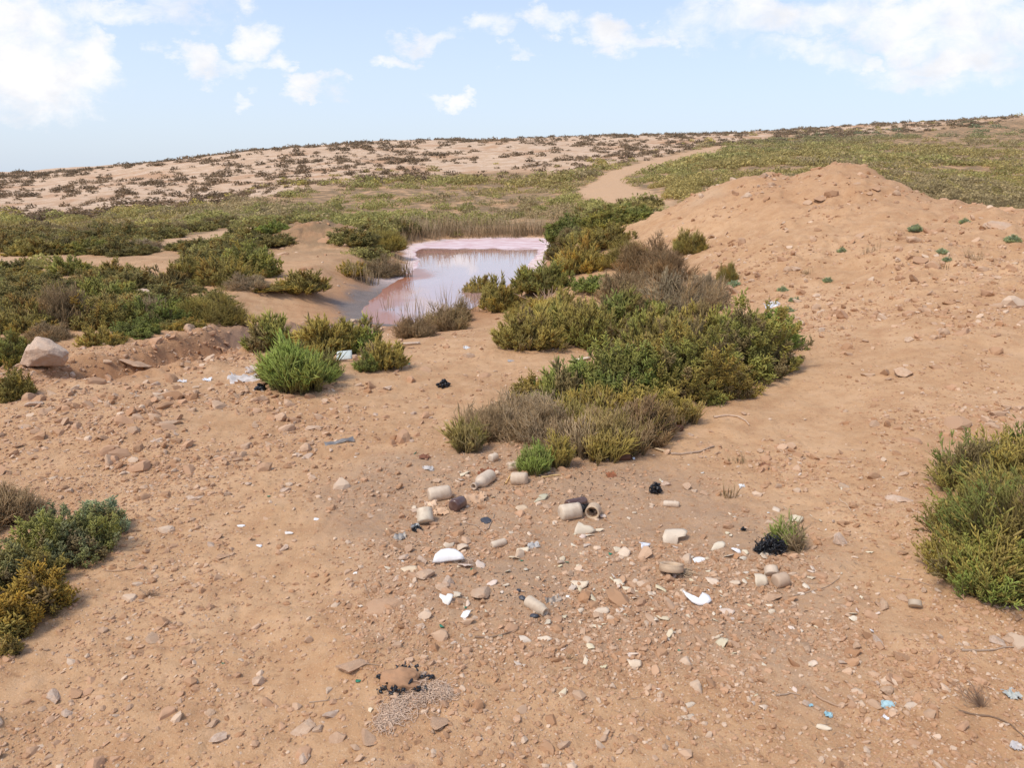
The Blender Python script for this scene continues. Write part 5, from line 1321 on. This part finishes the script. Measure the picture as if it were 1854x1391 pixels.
for px, py, w, seed, mat, colr, rot, lab, nm, cat in [
 (1832,1262,44,1,M_PLASTIC,(.60,.62,.55),(.2,0,.2),'crumpled pale grey green sheet at the right edge near the bottom','crumpled_sheet','litter'),
 (1838,1355,34,2,M_PLASTIC,(.75,.68,.62),(.2,0,.2),'small crumpled whitish scrap in the lower right corner','crumpled_sheet','litter'),
 (1498,1298,18,3,M_PLASTIC,(.38,.66,.72),(.3,0,.2),'light blue paper scrap at lower right','paper_scrap','litter'),
 (1467,1280,11,4,M_PLASTIC,(.35,.66,.75),(.3,0,.2),'tiny blue scrap left of the light blue paper scrap','paper_scrap','litter'),
 (1606,1280,30,5,M_PLASTIC,(.5,.72,.74),(.5,.2,-.4),'folded scrap with a blue edge at lower right','paper_scrap','litter'),
 (1603,1302,14,6,M_PLASTIC,(1,1,1),(.5,.2,-.8),'narrow white scrap below the blue edged scrap','paper_scrap','litter'),
 (1343,882,14,7,M_PLASTIC,(1,1,.95),(.7,.1,.3),'torn white paper scrap on the gravel right of the middle','paper_scrap','litter'),
 (775,850,26,8,M_PLASTIC,(.75,.68,.60),(.3,0,.1),'crumpled silvery foil on the gravel left of the dry stems','foil','litter'),
 (752,955,20,9,M_METAL,(1.7,1.8,1.8),(.7,0,.3),'shiny bluish foil ball beside the broken pale jar','foil','litter'),
 (445,690,60,10,M_PLASTIC,(.85,.76,.68),(.2,0,.1),'dirty white cloth like sheet on the rubble left of the bright green shrub','crumpled_sheet','litter'),
 (470,672,44,11,M_STONE,(.6,.5,.42),(.3,0,.4),'broken pale crust tilted above the dirty white sheet','rubble_crust','rubble'),
 (375,689,20,12,M_PLASTIC,(1,1,1),(.2,0,.1),'white scrap on the trampled path left of the rubble','paper_scrap','litter'),
 (330,692,16,13,M_PLASTIC,(.95,.92,.88),(.2,0,.1),'small pale scrap further left on the trampled path','paper_scrap','litter'),
 (45,775,12,14,M_PLASTIC,(1,1,1),(.6,.2,.7),'small bright white scrap at the left edge','paper_scrap','litter'),
 (1400,556,34,15,M_PLASTIC,(.95,.95,.95),(.5,0,.2),'tangled white plastic behind the middle shrub','plastic_litter','litter'),
 (845,632,14,16,M_PLASTIC,(.85,.85,.82),(.4,0,.2),'small whitish scrap behind the cream rounded stone','paper_scrap','litter'),
 (925,655,12,17,M_PLASTIC,(.55,.50,.46),(.4,0,.2),'grey scrap on the sandy gap','paper_scrap','litter'),
 (935,722,14,18,M_PLASTIC,(.9,.9,.88),(.5,0,.9),'white scrap at the left tip of the middle shrub','paper_scrap','litter'),
 (1147,832,10,19,M_PLASTIC,(1,1,1),(.9,0,.9),'white paper at the end of the rusty tin','paper_scrap','litter'),
 (1000,1090,38,20,M_METAL,(1.6,1.35,1.1),(.5,0,.2),'crumpled ashy foil right of the small open bottle','foil','litter'),
 (965,990,30,21,M_PLASTIC,(.62,.58,.52),(.3,0,.3),'grey crumpled scrap below the tube shaped vial','paper_scrap','litter'),
 (725,975,34,22,M_METAL,(1.6,1.5,1.35),(.2,0,.6),'grey flaked foil left of the foil ball','foil','litter'),
 (860,905,50,23,M_FIBRE,(.8,.72,.62),(.3,0,.2),'torn ashy cloth beside the bottle with the tapering neck','rag','rag'),
 (885,858,44,24,M_RUST,(2.2,1.9,1.5),(.2,0,.1),'brown rusty flake between the pale bottles','rust_flake','scrap metal'),
 (768,830,30,25,M_RUST,(1.6,1.5,1.4),(.2,0,-.4),'dark rusty scrap left of the dry stems','rust_flake','scrap metal'),
 (1385,845,26,26,M_RUST,(2.4,2.6,2.4),(.3,0,.2),'brown curled flake on the gravel below the bent white twig','rust_flake','scrap metal'),
 (1105,862,22,27,M_RUST,(2.4,2,1.5),(.3,0,.2),'rusty leaf like flake right of the olive tuft','rust_flake','scrap metal'),
 (1055,905,10,28,M_RUST,(1.2,1.,1.),(.3,0,.2),'dark chip behind the dark brown bottle','rust_flake','scrap metal'),
 (780,915,26,29,M_FIBRE,(1.05,1.02,.95),(.3,0,.2),'pale crumpled plastic at the foot of the large frosted bottle body','plastic_litter','litter'),
 (797,930,34,30,M_FIBRE,(.95,.85,.72),(.2,0,.5),'dirty pale rag under the short dark brown bottle','rag','rag'),
]: put(nm, *crumple(seed), mat, px, py, w, lab, cat, rot, colr, .004)
v, f = shard_mesh(90, R=30, t=.06, outline=[(-1,-.6),(-.9,.55),(.9,.7),(1,-.5)])
put('board', v, f, M_PLASTIC, 624, 655, 28, 'pale green white board leaning on the bank between two shrubs', 'board', (1.0, 0, .1), (.78, .86, .8), .06)
v, f = shard_mesh(91, R=30, t=.12, outline=[(-1,-.2),(-1,.14),(1,.2),(1,-.16)])
put('plank', v, f, M_STRAW, 1052, 654, 36, 'short cream plank lying before the broad olive shrub', 'plank', (.1, 0, .55), (1.6, 1.8, 2.1), .02)
put('plank', v, f, M_STONE, 745, 625, 30, 'flat pale slab at the lip of the pond bank', 'slab', (.1, 0, .2), (.62, .5, .38), .02)
v, f = shard_mesh(92, R=30, t=.14, outline=[(-1,-.22),(-.9,.2),(.9,.26),(1,-.1)])
put('wood_chip', v, f, M_STRAW, 1196, 818, 26, 'pale splintered wood chip right of the rusty tin', 'wood chip', (.1, 0, -.9), (1.2, 1.2, 1.2), .01)

def clump(name, px, py, w, h, n, seed, label, mat=M_BLACK, sl=.35, rad=.05, cat='charred litter'):
    """a tangle of charred strips"""
    rg = np.random.default_rng(seed); s = scale_px(px, py, w)/2; hz = scale_px(px, py, h); lines = []; rads = []
    for _ in range(n):
        d = unit(rg.normal(size=3)); d[2] = abs(d[2]); c = d*rg.uniform(.2, .9)*np.array([s, s*.6, hz*.9]); c[2] += .004
        g = unit(rg.normal(size=3))*s*sl; k = rg.normal(size=3)*s*sl*.4
        ln = np.array([c - g, c - g*.3 + k, c + g*.3 + k*.6, c + g - k*.3]); ln[:, 2] = np.maximum(ln[:, 2], .003)
        lines.append(ln); rads.append(np.array([.4, 1, .9, .3])*s*rad*rg.uniform(.6, 1.6))
    v, f = tubes(lines, rads, 4); p = hit(px, py); me = new_mesh(name, v, f, 4)
    o = link(name, me, mat, None, p); tag(o, label, cat); return o
clump('charred_clump', 1395, 1000, 60, 36, 330, 1, 'black charred tangle of strips in front of the little green shrub', rad=.045)
clump('charred_clump', 1372, 1000, 26, 14, 50, 7, 'smaller black tangle touching the left of the large charred one', rad=.06)
clump('black_rag', 1187, 893, 24, 24, 60, 2, 'black burnt rag sticking up between ochre stones', rad=.16)
clump('charred_clump', 803, 702, 24, 16, 60, 3, 'black charred lump on the sandy gap toward the pond', rad=.18)
clump('charred_clump', 1345, 962, 12, 9, 30, 4, 'tiny black scrap on the gravel left of the little green shrub', rad=.2)
clump('charred_clump', 755, 962, 26, 12, 50, 5, 'black burnt scrap below the foil ball', rad=.14)
clump('charred_clump', 473, 706, 22, 12, 40, 6, 'black burnt patch at the foot of the bright green shrub', rad=.2)
clump('charred_clump', 1060, 925, 46, 8, 60, 8, 'scatter of burnt black bits between the jars', rad=.06)
for px, py, w, sd in [(945,1085,16,21),(968,1117,20,22),(938,1072,12,23),(880,945,26,24)]:
    v, f = rock_shape(3, sd, 6, .3, .5, .9, (1, .7, .45)); put('charcoal_lump', v, f, M_BLACK, px, py, w, {21:'dark grey charcoal lump left of the small open bottle',22:'grey charcoal lump in front of the small open bottle',23:'small charcoal bit above the other charcoal lumps',24:'sooty black lump in the middle of the litter pile'}[sd], 'charcoal', (0, 0, sd), (4, 4, 4.2), .004, nper=3)

# tarred clod and the wood wool beside it
def clod():
    p = hit(722, 1252); s = scale_px(722, 1240, 84)/2; v, f = ICO[5]; v = v.copy()
    v *= (1 + .22*n3(v, 1.6, 31) + .12*n3(v, 4, 33) + .06*n3(v, 10, 35))[:, None]; v = v*np.array([s, s*.8, s*.62]); v[:, 2] = np.maximum(v[:, 2], -.02)
    r = bpy.data.objects.new('tarred_clod', None); COL.objects.link(r); r.location = (p[0], p[1] + s*.6, p[2]); r.empty_display_size = .05
    tag(r, 'earth clod with black tar crust stuck round its edges, near the bottom', 'clod')
    b = link('clod_body', new_mesh('clod_body', v, f, 3), M_CLOD, r); b.color = (1.05, 1.0, .95, 1)
    rg = np.random.default_rng(5); lines = []; rads = []
    for k in range(150):
        t = rg.choice([rg.normal(4.3, .5), rg.normal(.25, .25), rg.normal(1.2, .4)], p=[.5, .35, .15]); e = rg.normal(.12, .16) if t > 3 or t < .7 else .75
        q = unit(np.array([math.cos(t), math.sin(t), e])); c = v[np.argmax(v@q)]*1.0 + rg.normal(size=3)*.008
        if t < .7: c = c + np.array([abs(rg.normal())*.035, 0, -.01])
        g = rg.normal(size=3)*.0055; g[2] *= .4; lines.append(np.array([c - g, c + rg.normal(size=3)*.003, c + g])); rads.append(np.array([.5, 1, .4])*rg.uniform(.003, .007))
    vv, ff = tubes(lines, rads, 5); link('tar_crust', new_mesh('tar_crust', vv, ff, 4), M_BLACK, r)
clod()
def fibre_mat(name, pts, n, seed, label, mat=M_FIBRE, ln=.05, r=.0009):
    rg = np.random.default_rng(seed); lines = []; c0 = hit(*pts[0][:2]); rads = []
    for _ in range(n):
        q = pts[rg.integers(len(pts))]; s = scale_px(q[0], q[1], q[2])/2; c = hit(q[0], q[1]); x = c[0] + rg.normal()*s*.45; y = c[1] + rg.normal()*s*.4
        a = rg.uniform(0, 6.28); tot = []; cur = np.array([x, y]); st = ln/6*rg.uniform(.6, 1.3); z = .002 + abs(rg.normal())*.005; tw = rg.normal()*.7
        for i in range(7):
            tot.append([cur[0], cur[1], 0]); a += tw + rg.normal()*.3; cur = cur + st*np.array([math.cos(a), math.sin(a)])
        tot = np.array(tot); tot[:, 2] = ground(tot[:, 0], tot[:, 1]) + z + .003*np.sin(np.arange(7)); lines.append(tot - c0); rads.append(np.full(7, r*rg.uniform(.7, 1.4)))
    v, f = tubes(lines, rads, 3); me = new_mesh(name, v, f, 4); o = link(name, me, mat, None, c0); tag(o, label, 'wood wool'); return o
fibre_mat('wood_wool', [(740,1265,90), (770,1255,80), (715,1290,60), (800,1255,40), (700,1310,40)], 950, 1, 'flat mat of pale curly wood wool fibres below the tarred clod')
fibre_mat('wood_wool', [(850,1018,30)], 90, 2, 'small tangle of grey fibres right of the white bowl fragment', r=.0008)
fibre_mat('wood_wool', [(1235,1040,16)], 30, 4, 'yellow straw wisps in the broken jar base', M_STRAW, .06, .002)

def twig(pts, label, rpx=2.2, mat=M_TWIG, name='twig', color=(1, 1, 1), lift=1.0):
    w = [hit(*q[:2]) for q in pts]; r = scale_px(pts[0][0], pts[0][1], rpx)/2; c = w[0]
    a = np.array(w); n = len(a); s = np.linspace(0, n - 1, (n - 1)*5 + 1); i = np.minimum(s.astype(int), n - 2); fr_ = (s - i)[:, None]
    ln = a[i]*(1 - fr_) + a[i + 1]*fr_; ln[:, 2] = ground(ln[:, 0], ln[:, 1]) + r*lift + np.array([(q[2] if len(q) > 2 else 0) for q in pts])[i]*(1 - fr_[:, 0])
    k = len(ln); rd = r*np.linspace(1.15, .55, k)*(1 + .15*np.sin(np.arange(k)*1.9)); v, f = tubes([ln - c], [rd], 6)
    o = link(name, new_mesh(name, v, f, 4), mat, None, c); o.color = (*color, 1); tag(o, label, 'twig'); return o
twig([(860,1156),(885,1157),(910,1152),(938,1141)], 'curved grey twig alone on the sand left of the lower shards', 4, color=(.6, .55, .5))
twig([(1292,757),(1315,754),(1335,756),(1350,764),(1357,772)], 'bent white twig on the bare ground right of the middle shrub', 3.5, color=(1.5, 1.5, 1.5))
twig([(1215,824),(1250,822),(1280,815),(1293,810)], 'pale crooked stick lying right of the pale wood chip', 4, color=(1.1, 1.1, 1.1))
twig([(1470,1255),(1490,1270),(1520,1283),(1555,1272)], 'branching pale twig at lower right', 5, color=(1.1, 1, .9))
twig([(1405,1262),(1430,1258),(1448,1262)], 'short pale twig left of the branching one', 3.5)
twig([(190,1035),(220,1036),(265,1028)], 'long thin straw lying right of the low spreading shrub', 2.4, color=(1.1, 1, .9))
twig([(843,948),(865,955),(888,975)], 'thin curved stalk in the middle of the litter pile', 2.4)
twig([(884,960),(893,940),(896,932)], 'short stalk standing in the middle of the litter pile', 2.4)
twig([(1438,1080),(1470,1072),(1500,1062),(1520,1048)], 'thin curved stalk on the sand right of the round dusty jar', 2.2)
twig([(1610,1045),(1650,1052),(1690,1062)], 'straight stalk pointing at the right hand shrub', 2.2, color=(1.2, 1.2, 1.2))
twig([(980,866),(1000,863),(1015,862)], 'yellow stalk below the olive tuft', 3.2, M_STRAW, color=(1.4, 1.3, .9))
twig([(915,878),(922,866),(930,858)], 'yellow stalk leaning on the bottle below the fresh green tuft', 3, M_STRAW, color=(1.5, 1.3, .8))
twig([(560,1275),(590,1272),(620,1267)], 'straight straw above the row of stones near the bottom', 2.2)
twig([(640,1207),(665,1205),(690,1207)], 'straw lying across the large crusted tan rock', 2.4)
twig([(1020,1215),(1042,1214)], 'short flat straw on the sand at lower centre', 5, M_STRAW)
twig([(1740,1180),(1790,1180),(1854,1172)], 'pale stick at the right edge below the right hand shrub', 4)
twig([(1735,1290),(1790,1300),(1830,1315),(1860,1345)], 'dark root like twig in the lower right corner', 4, color=(.5, .45, .4))
twig([(660,1060),(665,1075),(672,1088)], 'thin twig between the layered slab and the rocks', 2.2)
twig([(1520,905),(1535,918),(1542,930)], 'thin white straw right of the pale pointed shard', 2.4, color=(1.4, 1.4, 1.3))
twig([(1035,630),(1060,628),(1080,634),(1100,632)], 'pale root at the foot of the broad olive shrub', 2.2, color=(1.2, 1.2, 1.2))
def dead_branch(px, py, w, h, seed, label, lean=0., name='dead_branch', n=26, mat=M_TWIG, color=(1.5, 1.5, 1.5), r=1.6):
    rg = np.random.default_rng(seed); p = hit(px, py); k = p[1]/F; lines = []; rads = []
    for _ in range(n):
        e = np.array([rg.normal()*w*k*.4 + lean*w*k, rg.normal()*w*k*.25, h*k*rg.uniform(.5, 1)]); m = e*.5 + rg.normal(size=3)*.12*h*k
        lines.append(np.array([[0, 0, -.01], m, e])); rads.append(np.array([1.4, .9, .4])*r*k*.5)
    v, f = tubes(lines, rads, 4); o = link(name, new_mesh(name, v, f, 4), mat, None, p); o.color = (*color, 1); tag(o, label, 'branch'); return o
dead_branch(995, 560, 60, 42, 1, 'bleached dead branches in front of the green shrub by the pond')
dead_branch(1780, 1280, 60, 62, 2, 'dry grey broom like twig bundle leaning left at lower right', -.55, 'twig_bundle', 40, color=(.9, .85, .8), r=1.3)
dead_branch(270, 1080, 26, 16, 3, 'small grey twig bundle on the sand at left', .3, 'twig_bundle', 26, color=(1, .95, .9), r=1.4)
dead_branch(1030, 1195, 24, 14, 4, 'splayed straw bundle above the short flat straw', .2, 'twig_bundle', 16, M_STRAW, (1.1, 1, .9), 1.8)

# straw and ash bits, uncountable
def bits(name, label, n, box, ln, r, mat, seed):
    rg = np.random.default_rng(seed); d = [polypx(box)]; lo = d[0].min(0); hi = d[0].max(0)
    x = rg.uniform(lo[0], hi[0], n*3); y = rg.uniform(lo[1], hi[1], n*3); ok = (poly_sd(x, y, d[0]) < 0) & (vnoise(x*2.2, y*2.2, seed) + .3*rg.uniform(size=n*3) > .55); x = x[ok][:n]; y = y[ok][:n]; n = len(x)
    a = rg.uniform(0, 6.28, n); L = ln*rg.uniform(.4, 1.3, n)*(y/3)**.5; z = ground(x, y) + r*.6
    p0 = np.stack([x, y, z], 1); dd = np.stack([np.cos(a), np.sin(a), rg.normal(size=n)*.15], 1)
    v, f, t = fingers(p0, dd, L, r*(y/3)**.4, rg.normal(size=(n, 3))*np.array([.5, .5, .05]), 0, 1)
    me = new_mesh(name, v, f, 3); o = link(name, me, mat); tag(o, label, None, None, 'stuff')
bits('straw_litter', 'bits of dry straw strewn over the rubbish ground', 1500, [(620,830),(1250,790),(1500,900),(1854,1150),(1854,1391),(900,1391),(500,1300),(640,1100)], .035, .0012, M_TWIG, 31)
bits('burnt_litter', 'black burnt specks over the rubbish ground', 900, [(720,860),(1200,850),(1440,1000),(1500,1150),(1000,1160),(700,1000)], .012, .0022, M_BLACK, 32)
